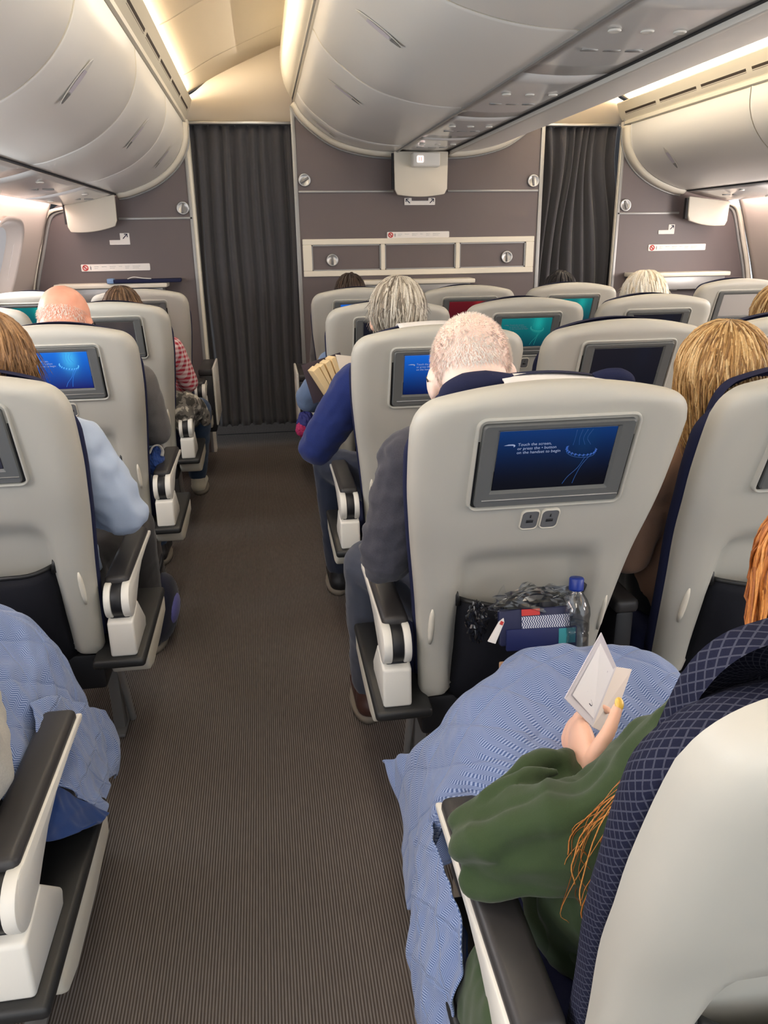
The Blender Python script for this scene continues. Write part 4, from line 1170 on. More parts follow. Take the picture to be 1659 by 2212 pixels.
    limb(V, F, [L['chest'] + Vector((0, 0, 0.05)), L['neck'] + Vector((0, 0, 0.0))], [0.085, 0.066], res=4)
    for pts, rad in extra: limb(V, F, [Vector(p) - O for p in pts], rad, 10, 5)
    g = remesh(topname, V, F, voxel, top, t, 3, topw, 24.0, wst, wseed)
    # trousers and shoes
    V, F = [], []
    for k in (-1, 1):
        s = 'L' if k < 0 else 'R'; hp = L['pelvis'] + Vector((0.085 * k, 0.02, -0.02))
        limb(V, F, [hp, (hp + L['kn' + s]) / 2 + Vector((0, 0, .008)), L['kn' + s]], [0.103, 0.088, 0.070])
        limb(V, F, [L['kn' + s], L['kn' + s] * 0.6 + L['an' + s] * 0.4 + Vector((0, -.012, 0)), L['an' + s] + Vector((0, 0, 0.01))], [0.069, 0.066, 0.056])
    limb(V, F, [L['pelvis'] + Vector((-.09, 0, -.01)), L['pelvis'] + Vector((.09, 0, -.01))], [0.105, 0.105])
    remesh('trousers', V, F, voxel, legs_m, t, 3, 0.005, 20.0, (1, 1, 1), wseed + 3)
    for k in (-1, 1):
        s = 'L' if k < 0 else 'R'; V, F = [], []; a = L['an' + s]
        limb(V, F, [a + Vector((0, -.02, -.068)), a + Vector((0.005 * k, .06, -.066)), a + Vector((0.012 * k, .155, -.078))], [0.046, 0.043, 0.036], flat=0.95)
        limb(V, F, [a + Vector((0, -.012, -.05)), a + Vector((0, -.005, -.01))], [0.044, 0.042], res=3)
        sh = remesh('shoe', V, F, 0.007, shoe or M['black'], t, 2)
        z0 = a.z - 0.115
        for v in sh.data.vertices:
            if v.co.z < z0 + 0.012: v.co.z = z0 + 0.006
        rows = []
        def solerow(z, f): return [(a.x + 0.007 * k * 1.0 + 0.050 * f * math.cos(q) * (1 - 0.12 * math.sin(q)), a.y + 0.066 + 0.132 * f * math.sin(q), z) for q in np.linspace(0, 2 * PI, 25)[:-1]]
        V = solerow(max(0.001, z0), 0.97) + solerow(z0 + 0.018, 1.0) + solerow(z0 + 0.024, 0.93); n = 24
        F = [tuple(range(n))[::-1], tuple(range(2 * n, 3 * n))] + [(r * n + i, r * n + (i + 1) % n, (r + 1) * n + (i + 1) % n, (r + 1) * n + i) for r in range(2) for i in range(n)]
        mesh_obj('sole', V, F, M['sole'], sh)
    t['_h'] = 0; del t['_h']
    return t, body, Hc, R
M['sole'] = plain('pale_rubber_sole', rgb(120, 112, 100), 0.7)
def hair_mat(name, cols, rough=0.42):
    t = NT(name); at = t.n('ShaderNodeAttribute'); at.attribute_name = 'lock'
    r = t.n('ShaderNodeValToRGB'); t.t.links.new(at.outputs['Fac'], r.inputs[0])
    el = r.color_ramp.elements; el[0].color = cols[0]; el[0].position = 0; el[1].color = cols[-1]; el[1].position = 1
    for i, c in enumerate(cols[1:-1]): e = el.new((i + 1) / (len(cols) - 1)); e.color = c
    tc = t.n('ShaderNodeTexCoord'); nz = t.n('ShaderNodeTexNoise', i_Vector=tc.outputs['Object'], i_Scale=260.0, i_Detail=2.0)
    mm = t.n('ShaderNodeMix', data_type='RGBA', blend_type='MULTIPLY'); mm.inputs[0].default_value = 1
    sp = t.math('MULTIPLY_ADD', nz.outputs['Fac'], 0.7); sp.node.inputs[2].default_value = 0.62
    t.t.links.new(r.outputs[0], mm.inputs[6]); t.t.links.new(sp, mm.inputs[7]); t.link(mm.outputs[2], 'Base Color')
    t.p.inputs['Roughness'].default_value = rough; t.p.inputs['Specular IOR Level'].default_value = 0.35
    return t.m
HM = {
 'blonde': hair_mat('blonde_hair', [rgb(120, 84, 46), rgb(176, 134, 80), rgb(206, 168, 112), rgb(228, 198, 146)]),
 'lightbrown': hair_mat('light_brown_hair', [rgb(104, 74, 46), rgb(140, 104, 68), rgb(168, 130, 90)]),
 'brown': hair_mat('brown_hair', [rgb(58, 42, 30), rgb(92, 68, 48), rgb(120, 92, 66)]),
 'darkbrown': hair_mat('dark_brown_hair', [rgb(34, 24, 18), rgb(66, 48, 36)]),
 'black': hair_mat('black_hair', [rgb(16, 15, 18), rgb(40, 36, 38)]),
 'grey': hair_mat('grey_hair', [rgb(96, 86, 74), rgb(152, 142, 126), rgb(188, 180, 164), rgb(206, 200, 186)]),
 'white': hair_mat('white_hair', [rgb(206, 190, 160), rgb(236, 226, 204), rgb(246, 240, 226)]),
 'stubble': hair_mat('short_white_hair', [rgb(244, 234, 224), rgb(250, 246, 240)], 0.5),
 'ginger': hair_mat('ginger_hair', [rgb(120, 62, 24), rgb(176, 106, 48), rgb(206, 142, 74)]),
}
def set_lock(o, vals):
    a = o.data.attributes.new('lock', 'FLOAT', 'POINT'); a.data.foreach_set('value', vals)
def hair(body, Hc, R, s, m, n=150, length=0.03, crown=(0, -0.035, 0.105), r=0.009, seed=1, fwd=115, back=120, puff=1.06, jit=0.006, hang_in=0.0, name='hair', top_gap=0.0):
    rnd = random.Random(seed); V, F, A = [], [], []
    ctr = Vector((0, -0.012, 0.018)); rad = Vector((0.080, 0.100, 0.096)) * puff
    T = lambda p: Hc + R @ (Vector(p) * s)
    # under-cap so that no scalp shows between the locks
    cap = []; rows = []
    cdir = (Vector(crown) - ctr).normalized()
    ax = cdir.orthogonal().normalized(); ay = cdir.cross(ax)
    def surf(dirv, k=1.0): return ctr + Vector((dirv.x * rad.x, dirv.y * rad.y, dirv.z * rad.z)) * k
    def limit(d):   # how far from the crown hair grows in direction d (degrees): less toward the face
        f = max(0, d.y); return back + (fwd - back) * f - 0 * d.x
    nu, nv = 40, 16
    for jv in range(nv + 1):
        for i in range(nu):
            ph = 2 * PI * i / nu; dd = (ax * math.cos(ph) + ay * math.sin(ph)); lim = math.radians(limit(dd)) * 0.98
            th = lim * jv / nv
            v = cdir * math.cos(th) + dd * math.sin(th); V.append(T(surf(v, 0.985))); A.append(0.25)
    for jv in range(nv):
        for i in range(nu): F.append((jv * nu + i, jv * nu + (i + 1) % nu, (jv + 1) * nu + (i + 1) % nu, (jv + 1) * nu + i))
    for k in range(n):
        ph = 2 * PI * (k + rnd.random() * 0.8) / n * 1.0 + rnd.uniform(-.1, .1)
        dd = (ax * math.cos(ph) + ay * math.sin(ph)); lim = math.radians(limit(dd))
        th0 = lim * (rnd.random() ** 0.7) * 0.75 * (1 if k % 3 else 0.15); pts = []
        kk = 1.0 + rnd.uniform(-0.01, 0.05)
        tw = rnd.uniform(-0.25, 0.25)
        th1 = min(lim, th0 + math.radians(rnd.uniform(55, 85)))
        for i in range(6):
            th = th0 + (th1 - th0) * i / 5; p2 = ph + tw * i / 5; d2 = ax * math.cos(p2) + ay * math.sin(p2)
            v = cdir * math.cos(th) + d2 * math.sin(th); pts.append(surf(v, kk + 0.02 * math.sin(i))) 
        if length > 0.05 and th1 >= lim * 0.9 or length > 0.12:
            last = pts[-1]; out = Vector((last.x - ctr.x, last.y - ctr.y, 0)).normalized()
            LL = length * rnd.uniform(0.7, 1.1)
            for i in range(1, 5):
                f = i / 4
                pts.append(last + Vector((0, 0, -1)) * LL * f - out * (hang_in * f * f) + out * 0.008 * math.sin(3 * f) + Vector((rnd.uniform(-1, 1), rnd.uniform(-1, 1), 0)) * jit * f)
        else:
            last = pts[-1]; dv = (pts[-1] - pts[-2]).normalized()
            pts.append(last + dv * length * rnd.uniform(0.5, 1.0) + Vector((rnd.uniform(-1, 1), rnd.uniform(-1, 1), rnd.uniform(-.5, .3))) * jit)
        b = len(V); W = [T(p) for p in pts]; rr = np.interp(np.linspace(0, 1, len(W)), [0, .15, .6, 1], [r * 0.4, r, r, r * 0.15]) * s * rnd.uniform(0.6, 1.2)
        add_tube(V, F, W, rr, 6, 0.6)
        A += [rnd.random()] * (len(V) - b)
    o = mesh_obj(name, V, F, m, body)
    set_lock(o, A)
    return o
def stubble(body, Hc, R, s, m, n=2600, seed=2, ln=0.011, zmax=0.35, name='short_hair', bald=0.55):
    rnd = random.Random(seed); V, F, A = [], [], []
    ctr = Vector((0, -0.012, 0.024)); T = lambda p: Hc + R @ (Vector(p) * s)
    k = 0
    while k < n:
        v = Vector((rnd.gauss(0, 1), rnd.gauss(0, 1), rnd.gauss(0, 1))).normalized()
        if v.y > 0.35 or v.z < -0.75 or v.z > zmax: continue
        if rnd.random() < smoothstep(0.2, 0.95, v.z) * bald: continue
        p = ctr + Vector((v.x * 0.0755, v.y * 0.0955, v.z * 0.0885)); k += 1
        nrm = Vector((v.x / 0.076, v.y / 0.096, v.z / 0.088)).normalized(); down = (Vector((0, -0.2, -1)) - nrm * nrm.dot(Vector((0, -0.2, -1))))
        d = (nrm * 0.55 + down * 0.8 + Vector((rnd.uniform(-.2, .2), rnd.uniform(-.2, .2), 0))).normalized()
        b = len(V); a = nrm.cross(d).normalized() * 0.0009
        V += [T(p + a - nrm * 0.001), T(p - a - nrm * 0.001), T(p + d * ln * rnd.uniform(0.7, 1.2))]; F.append((b, b + 1, b + 2)); A += [rnd.random()] * 3
    o = mesh_obj(name, V, F, m, body, smooth=False); set_lock(o, A); return o
def glasses(body, Hc, R, s):
    T = lambda p: Hc + R @ (Vector(p) * s); V, F = [], []
    for k in (-1, 1):
        ring = [T((0.033 * k + 0.022 * math.cos(a), 0.098, 0.0 + 0.017 * math.sin(a))) for a in np.linspace(0, 2 * PI, 17)]
        add_tube(V, F, ring, 0.0016, 6, cap=False)
        add_tube(V, F, [T((0.055 * k, 0.098, 0.004)), T((0.080 * k, 0.06, 0.006)), T((0.086 * k, 0.0, 0.006)), T((0.086 * k, -0.025, -0.012))], 0.0018, 6)
    add_tube(V, F, [T((-0.012, 0.099, 0.004)), T((0.012, 0.099, 0.004))], 0.0016, 6)
    return mesh_obj('glasses', V, F, M['black'], body)

CL = {
 'charcoal': cloth_mat('charcoal_knit', rgb(66, 66, 74), 0.3, 420), 'slate': cloth_mat('slate_trousers', rgb(72, 76, 88), 0.12, 700, 0.15),
 'navyknit': cloth_mat('navy_knit', rgb(34, 48, 104), 0.3, 420), 'darkblue': cloth_mat('dark_trousers', rgb(44, 50, 66), 0.15, 700, 0.15),
 'shirt': cloth_mat('pale_blue_shirt', rgb(176, 192, 216), 0.06, 900, 0.08), 'darkgrey': cloth_mat('dark_grey_trousers', rgb(58, 56, 56), 0.2, 500),
 'greyknit': cloth_mat('grey_knit', rgb(98, 96, 96), 0.25, 400), 'green': cloth_mat('olive_green_hoodie', rgb(56, 72, 46), 0.14, 700, 0.2),
 'denim': cloth_mat('faded_denim', rgb(104, 124, 156), 0.2, 350), 'jeans': cloth_mat('blue_jeans', rgb(52, 72, 98), 0.25, 350),
 'beige': cloth_mat('beige_blouse', rgb(150, 118, 98), 0.15, 600), 'lightgrey': cloth_mat('pale_grey_knit', rgb(170, 168, 160), 0.2, 300, 0.5),
 'black': cloth_mat('black_cloth', rgb(34, 34, 38), 0.2, 500), 'leather': plain('brown_leather', rgb(70, 44, 38), 0.45, nscale=200, nstr=0.2, var=0.2),
 'canvas': cloth_mat('off_white_canvas', rgb(196, 190, 170), 0.12, 500),
}
def check_mat():
    t = NT('red_checked_shirt'); o = t.xyz()
    def st(c, per): return t.math('GREATER_THAN', t.math('FRACT', t.math('DIVIDE', c, per)), 0.5)
    f = t.math('MULTIPLY', t.math('ADD', st(o[1], 0.022), st(o[2], 0.022)), 0.5)
    t.link(t.mix(f, rgb(226, 206, 206), rgb(176, 40, 60)), 'Base Color'); t.p.inputs['Roughness'].default_value = 0.9; return t.m
CL['check'] = check_mat()
NP = dict(voxel=0.011)
# centre block, first row: man with short white hair
t, b, Hc, R = person('bald man with short white hair and charcoal sweater in front of the large screen', (XA, row(1)), (0.418, 1.560, 1.176), (30, -10, -4), 1.08, SK3, CL['charcoal'], CL['slate'], CL['leather'],
    dict(shL=(.300, 1.60, .99), elL=(.235, 1.60, .765), wrL=(.36, 1.86, .70), shR=(.66, 1.62, .98), neck=(.44, 1.58, 1.05), chest=(.50, 1.62, .92), knL=(.240, 1.945, .60), anL=(.255, 2.115, .118), knR=(.56, 2.15, .56), anR=(.56, 2.2, .118)), voxel=0.007, topname='sweater', topw=0.011, sleeve=1.12, wst=(1, 1, 1.6))
stubble(b, Hc, R, 1.08, HM['stubble'], 8000, 4, 0.008, zmax=0.97, bald=0.30); glasses(b, Hc, R, 1.08)
# first row middle: blonde woman
t, b, Hc, R = person('blonde woman in beige top, seen behind the middle seat at the right edge', (XM, row(1)), (0.985, 1.565, 1.140), (12, 0, -3), 1.05, SK2, CL['beige'], CL['black'], None,
    dict(neck=(1.0, 1.58, 1.02), chest=(1.03, 1.62, .90), shL=(.860, 1.60, .92), elL=(.862, 1.66, .70), shR=(1.22, 1.62, .95)), voxel=0.010, topname='blouse')
hair(b, Hc, R, 1.05, HM['blonde'], 1500, 0.17, r=0.0025, seed=5, back=112, fwd=70, puff=1.10, hang_in=0.02, jit=0.012)
# second row aisle: grey-haired reader
t, b, Hc, R = person('grey-haired passenger in navy sweater reading a paperback book', (XA, row(2)), (0.424, 2.525, 1.205), (18, 0, 3), 1.04, SK1, CL['navyknit'], CL['darkblue'], None,
    dict(shL=(.285, 2.56, .98), elL=(.150, 2.585, .775), wrL=(.235, 2.755, .875), neck=(.43, 2.55, 1.06), chest=(.46, 2.58, .92), knL=(.225, 3.02, .585), anL=(.25, 3.06, .118)), voxel=0.008, sleeve=1.22, topw=0.008, topname='sweater',
    handdir={'L': (Vector((0.03, 0.03, 0.08)), Vector((-1, -0.3, 0.2)), 0.8)})
hair(b, Hc, R, 1.04, HM['grey'], 800, 0.035, r=0.0034, seed=8, back=128, fwd=70, puff=1.07, jit=0.016)
# third row: denim sleeve
t, b, Hc, R = person('passenger with a faded denim sleeve, dark hair below a small blue screen', (XA, row(3)), (0.455, 3.52, 1.030), (40, 0, 0), 1.0, SK1, CL['denim'], CL['black'], None,
    dict(neck=(.46, 3.50, .96), chest=(.48, 3.53, .86), shL=(.30, 3.53, .90), elL=(.185, 3.66, .735), wrL=(.30, 3.85, .68), shR=(.66, 3.53, .90)), sleeve=1.25, topname='jacket', **NP)
hair(b, Hc, R, 1.0, HM['darkbrown'], 120, 0.03, r=0.010, seed=11)
# third row, last of the centre block: white hair
t, b, Hc, R = person('passenger with fluffy white hair before the right bulkhead', (XRR, row(3)), (1.755, 3.50, 1.155), (20, 0, 0), 1.05, SK2, CL['beige'], CL['black'], None, dict(neck=(1.73, 3.50, 1.04)), **NP)
hair(b, Hc, R, 1.05, HM['white'], 500, 0.03, r=0.005, seed=13, puff=1.14, jit=0.018)
# second row, right edge: sandy blonde hair
t, b, Hc, R = person('passenger at the right edge with sandy hair beside the silvery screen', (XRR, row(2)), (1.805, 2.57, 1.160), (10, 0, 0), 1.0, SK1, CL['greyknit'], CL['black'], None, dict(neck=(1.77, 2.55, 1.04)), **NP)
hair(b, Hc, R, 1.0, HM['blonde'], 400, 0.05, r=0.0045, seed=15)
# front row
t, b, Hc, R = person('front row passenger with dark brown hair below the framed panel', (XA, row(4)), (0.485, 4.46, 1.145), (10, 0, 0), 1.0, SK1, CL['greyknit'], CL['black'], None, None, **NP)
hair(b, Hc, R, 1.0, HM['darkbrown'], 140, 0.025, r=0.009, seed=17)
t, b, Hc, R = person('front row passenger with black hair before the bunched curtain', (XRR, row(4)), (1.712, 4.46, 1.135), (10, 0, 0), 1.0, SK1, CL['black'], CL['black'], None, None, **NP)
hair(b, Hc, R, 1.0, HM['black'], 140, 0.025, r=0.010, seed=19)
# left block
LB = lambda n: (XL, row(n) + YLO)
t, b, Hc, R = person('woman with light brown hair and pale blue shirt at the left edge', LB(1), (-0.622, 1.875, 1.178), (15, 0, 6), 1.05, SK1, CL['shirt'], CL['darkgrey'], CL['black'],
    dict(neck=(-.64, 1.90, 1.06), shR=(-.485, 1.965, .965), elR=(-.398, 1.985, .785), wrR=(-.52, 2.22, .72), chest=(-.65, 1.96, .92), knR=(-.47, 2.46, .57), anR=(-.50, 2.68, .118)), voxel=0.008, sleeve=1.18, topname='shirt', topw=0.011)
hair(b, Hc, R, 1.05, HM['lightbrown'], 900, 0.10, r=0.0034, seed=21, back=118, fwd=70, hang_in=0.02)
t, b, Hc, R = person('bald man with pink scalp and grey sleeve on the left side', LB(2), (-0.678, 2.845, 1.185), (26, -4, 0), 1.10, SK2, CL['greyknit'], CL['jeans'], None,
    dict(neck=(-.68, 2.87, 1.06), shR=(-.475, 2.93, .96), elR=(-.436, 2.965, .775), wrR=(-.52, 3.2, .70)), voxel=0.009, sleeve=1.1)
stubble(b, Hc, R, 1.10, HM['stubble'], 1500, 6, 0.010, zmax=0.05, bald=1.0); glasses(b, Hc, R, 1.10)
t, b, Hc, R = person('passenger with brown hair, red checked sleeve and jeans by the left aisle', LB(3), (-0.645, 3.81, 1.135), (12, 0, 0), 1.02, SK1, CL['check'], CL['jeans'], CL['canvas'],
    dict(shR=(-.465, 3.93, .95), elR=(-.405, 4.0, .78), wrR=(-.50, 4.2, .70), knR=(-.395, 4.36, .56), anR=(-.462, 4.60, .118), knL=(-.70, 4.45, .57)), voxel=0.010, topname='shirt')
hair(b, Hc, R, 1.02, HM['brown'], 500, 0.04, r=0.0042, seed=23, jit=0.012)
t, b, Hc, R = person('passenger at the lower left edge, only a pale grey knit sleeve showing', LB(0), (-0.72, 0.95, 1.17), (10, 0, 0), 1.0, SK1, CL['lightgrey'], CL['black'], CL['black'],
    dict(shR=(-.53, 1.0, .98), elR=(-.478, 1.03, .706), wrR=(-.55, 1.27, .745)), voxel=0.009, sleeve=1.15)
hair(b, Hc, R, 1.0, HM['brown'], 120, 0.03, r=0.010, seed=25)
# nearest: person in the green hoodie holding a card
WL = Vector((0.412, 0.852, 0.705))
t, b, Hc, R = person('person in a dark green hoodie with ginger hair holding a white card', (XA, row(0)), (0.588, 0.655, 1.085), (22, -6, 0), 1.0, SK1, CL['green'], CL['green'], CL['black'],
    dict(pelvis=(.50, .78, .58), waist=(.50, .72, .72), chest=(.545, .665, .855), neck=(.575, .655, .985), shL=(.440, .650, .815), elL=(.262, .775, .705), wrL=WL, shR=(.71, .665, .87), elR=(.76, .74, .70), wrR=(.68, .88, .72),
         knL=(.40, 1.15, .60), knR=(.62, 1.15, .60), anL=(.40, 1.24, .118), anR=(.62, 1.24, .118)), voxel=0.0052, sleeve=1.16, topw=0.016, topname='hoodie', wseed=7.0, wst=(0.8, 0.8, 0.8), farm=0.86,
    extra=[([(.222, .800, .722), (.290, .832, .748), (.350, .856, .755), (.392, .866, .738)], [.020, .017, .014, .010]),
           ([(.214, .755, .722), (.262, .722, .768), (.330, .690, .815), (.405, .668, .860)], [.026, .024, .024, .030]),
           ([(.222, .750, .672), (.300, .700, .700), (.380, .665, .730)], [.022, .018, .020]),
           ([(.245, .800, .760), (.300, .800, .778), (.345, .815, .770)], [.012, .013, .009]),
           ([(.372, .838, .738), (.384, .872, .748), (.412, .884, .722), (.424, .856, .694), (.398, .828, .696), (.374, .836, .732)], [.012] * 6)],
    handdir={'L': (Vector((0.012, 0.068, 0.072)), Vector((-1.0, 0.15, 0.15)), 0.7, 1, -0.038), 'R': (Vector((-0.01, 0.08, -0.01)), Vector((0.3, 0.1, 0.95)), 0.5)})
P_G, B_G, HG, RG = t, b, Hc, R
tp, td, ta, tn_ = TIPS[-2]      # left thumb: yellow painted nail
V, F = [], []; ellipsoid(V, F, tp + ta * 0.005 + td * 0.002, (0.0068, 0.0035, 0.0092), Matrix((tn_, ta, td)).transposed(), 12, 8)
mesh_obj('thumbnail', V, F, plain('yellow_nail_polish', rgb(238, 196, 92), 0.25, coat=0.5), b)
hair(b, Hc, R, 1.0, HM['ginger'], 800, 0.20, r=0.0030, seed=27, back=112, fwd=70, puff=1.08, hang_in=0.01, jit=0.02)
# loose strands of that hair escaping past the seat edge
O = Vector((XA, row(0), 0)); rnd = random.Random(4); V, F, A = [], [], []
for k in range(24):
    a = Vector((0.41, 0.615, 0.96)) + Vector((rnd.uniform(-.02, .02), rnd.uniform(-.02, .02), rnd.uniform(-.03, .03)))
    e = Vector((0.322, 0.640, 0.785)) + Vector((rnd.uniform(-.018, .022), rnd.uniform(-.02, .03), rnd.uniform(-.10, .05)))
    mid = (a + e) / 2 + Vector((rnd.uniform(-.035, -.005), 0.0, rnd.uniform(-.02, .02)))
    tip = e + Vector((rnd.uniform(-.012, .014), rnd.uniform(-.01, .01), -0.03))
    n0 = len(V); add_tube(V, F, [Vector(p) - O for p in catmull([a, mid, e, tip], 5)], 0.0005 if k > 10 else 0.0009, 4); A += [rnd.random()] * (len(V) - n0)
o = mesh_obj('loose_hair', V, F, HM['ginger'], B_G); set_lock(o, A)
# ------------------------------------------------------------------ blankets
def blanket_mat():
    t = NT('blue_herringbone_quilt'); uv = t.xyz('UV')
    per = 0.022
    tri = t.math('ABSOLUTE', t.math('SUBTRACT', t.math('FRACT', t.math('DIVIDE', uv[0], per)), 0.5))
    a = t.math('FRACT', t.math('ADD', t.math('DIVIDE', uv[1], 0.0042), t.math('MULTIPLY', tri, 3.4)))
    st = t.math('GREATER_THAN', a, 0.52)
    tc = t.n('ShaderNodeTexCoord'); nz = t.n('ShaderNodeTexNoise', i_Vector=tc.outputs['Object'], i_Scale=9.0, i_Detail=2.0)
    dk = t.mix(nz.outputs['Fac'], rgb(68, 90, 138), rgb(80, 102, 148)); lt = t.mix(nz.outputs['Fac'], rgb(140, 158, 196), rgb(160, 176, 208))
    t.link(t.mix(st, dk, lt), 'Base Color'); t.p.inputs['Roughness'].default_value = 0.85; t.p.inputs['Sheen Weight'].default_value = 0.2
    t.p.inputs['Specular IOR Level'].default_value = 0.2
    # quilting seams: large diamonds pressed into the cloth
    def seam(sg):
        f = t.math('FRACT', t.math('ADD', t.math('DIVIDE', uv[0], 0.15), t.math('MULTIPLY', t.math('DIVIDE', uv[1], 0.11), sg)))
        d = t.math('ABSOLUTE', t.math('SUBTRACT', f, 0.5)); return t.math('SUBTRACT', 1.0, t.math('DIVIDE', t.math('SUBTRACT', 0.5, d), 0.055), True)
    h = t.math('MAXIMUM', seam(1.0), seam(-1.0))
    b1 = t.n('ShaderNodeBump', i_Strength=0.5, i_Distance=0.004, i_Height=t.math('SUBTRACT', 0.0, h))
    b2 = t.n('ShaderNodeBump', i_Strength=0.35, i_Distance=0.0008, i_Height=st); t.t.links.new(b1.outputs[0], b2.inputs['Normal'])
    t.link(b2.outputs[0], 'Normal'); return t.m
M['quilt'] = blanket_mat()
M['quiltback'] = cloth_mat('navy_blanket_lining', rgb(30, 58, 112), 0.12, 500, 0.15)
def patch(ctrl, nu, nv):
    rows = [catmull(r, nu) for r in ctrl]; out = []
    for i in range(len(rows[0])): out.append(catmull([r[i] for r in rows], nv))
    return np.array(out).transpose(1, 0, 2)     # [v][u][3]
def cloth_patch(name, ctrl, m, parent, nu=14, nv=14, amp=0.008, f=10.0, seed=0.0, st=(1, 1, 1), thick=0.004, u0=0.0, v0=0.0):
    G = patch(ctrl, nu, nv); nvv, nuu = G.shape[:2]
    du = np.gradient(G, axis=1); dv = np.gradient(G, axis=0); N = np.cross(du, dv); N /= np.linalg.norm(N, axis=2, keepdims=True) + 1e-9
    U = []; lu = np.concatenate([np.zeros((nvv, 1)), np.cumsum(np.linalg.norm(np.diff(G, axis=1), axis=2), axis=1)], 1)
    lv = np.concatenate([np.zeros((1, nuu)), np.cumsum(np.linalg.norm(np.diff(G, axis=0), axis=2), axis=0)], 0)
    V = []
    for j in range(nvv):
        for i in range(nuu):
            p = G[j, i]; q = Vector((p[0] * f * st[0] + seed, p[1] * f * st[1], p[2] * f * st[2]))
            w = noise.noise(q) * 0.7 + (1 - 2 * abs(noise.noise(q * 1.7 + Vector((3, 7, 1))))) * 0.5 - 0.25
            # puffed quilting between the seams
            uu, vv = lu[j, i] + u0, lv[j, i] + v0
            a = abs((uu / 0.15 + vv / 0.11) % 1 - 0.5); b = abs((uu / 0.15 - vv / 0.11) % 1 - 0.5)
            pf = (1 - (2 * a) ** 4) * (1 - (2 * b) ** 4)
            V.append(p + N[j, i] * (amp * w + 0.004 * pf)); U.append((uu, vv))
    F = [(j * nuu + i, j * nuu + i + 1, (j + 1) * nuu + i + 1, (j + 1) * nuu + i) for j in range(nvv - 1) for i in range(nuu - 1)]
    o = mesh_obj(name, V, F, m, parent, uvs=U)
    s = o.modifiers.new('solid', 'SOLIDIFY'); s.thickness = thick; s.offset = -1
    s2 = o.modifiers.new('sub', 'SUBSURF'); s2.levels = 1; s2.render_levels = 1
    return o
b1 = thing('quilted_blanket', 'pale blue herringbone quilted blanket over the knees of the person in green', 'blanket', (0, 0, 0), 0, 'blue quilted blankets')
ctrl = [
 [(.225, .99, .42), (.235, .97, .56), (.30, .90, .675), (.40, .86, .705), (.52, .86, .70), (.66, .86, .69), (.76, .86, .62)],
 [(.185, 1.02, .34), (.225, 1.01, .55), (.29, .99, .675), (.40, .99, .715), (.52, .99, .705), (.66, .99, .71), (.77, .99, .62)],
 [(.185, 1.10, .33), (.225, 1.09, .52), (.30, 1.09, .680), (.42, 1.10, .740), (.53, 1.09, .725), (.65, 1.10, .735), (.77, 1.08, .62)],
 [(.200, 1.20, .36), (.230, 1.18, .52), (.315, 1.17, .655), (.44, 1.18, .738), (.54, 1.18, .735), (.66, 1.18, .715), (.78, 1.16, .60)],
 [(.185, 1.33, .425), (.250, 1.25, .50), (.330, 1.235, .60), (.44, 1.245, .66), (.54, 1.25, .665), (.66, 1.245, .64), (.78, 1.22, .54)],
 [(.215, 1.30, .33), (.285, 1.255, .38), (.35, 1.255, .45), (.44, 1.27, .48), (.54, 1.275, .48), (.66, 1.27, .47), (.78, 1.25, .42)],
 [(.26, 1.27, .18), (.31, 1.25, .20), (.36, 1.26, .24), (.44, 1.28, .26), (.54, 1.28, .26), (.66, 1.28, .25), (.78, 1.26, .22)]]
cloth_patch('blanket_top', ctrl, [M['quilt']], b1, 12, 12, 0.017, 8.0, 1.0, (1.6, 0.7, 1.3))
# the part that falls outside the armrest toward the aisle
ctrl = [
 [(.226, 1.02, .55), (.215, .97, .56), (.212, .90, .57), (.212, .82, .57), (.215, .74, .55)],
 [(.205, 1.04, .47), (.190, .98, .48), (.182, .91, .47), (.184, .83, .46), (.190, .74, .44)],
 [(.196, 1.03, .38), (.182, .98, .37), (.166, .92, .35), (.168, .84, .33), (.178, .76, .30)],
 [(.212, 1.00, .29), (.190, .95, .27), (.176, .90, .24), (.176, .83, .21), (.190, .76, .17)],
 [(.230, .96, .20), (.205, .92, .17), (.190, .88, .13), (.188, .83, .10), (.200, .78, .07)]]
cloth_patch('blanket_fall', ctrl, [M['quilt']], b1, 12, 12, 0.015, 11.0, 5.0, (1, 1.6, 0.6), u0=0.03)
ctrl = [
 [(.235, .90, .46), (.228, .82, .50), (.226, .74, .50), (.226, .66, .48)],
 [(.222, .88, .34), (.206, .80, .34), (.204, .72, .33), (.210, .62, .30)],
 [(.220, .84, .20), (.202, .77, .17), (.200, .70, .13), (.205, .62, .10)],
 [(.225, .80, .08), (.210, .75, .05), (.205, .70, .03), (.208, .64, .02)]]
cloth_patch('blanket_lining', ctrl, [M['quiltback']], b1, 10, 10, 0.012, 12.0, 9.0, (1, 1.5, 0.6))
b2 = thing('quilted_blanket', 'pale blue herringbone quilted blanket with navy hem at the left edge by the black armrest', 'blanket', (0, 0, 0), 0, 'blue quilted blankets')
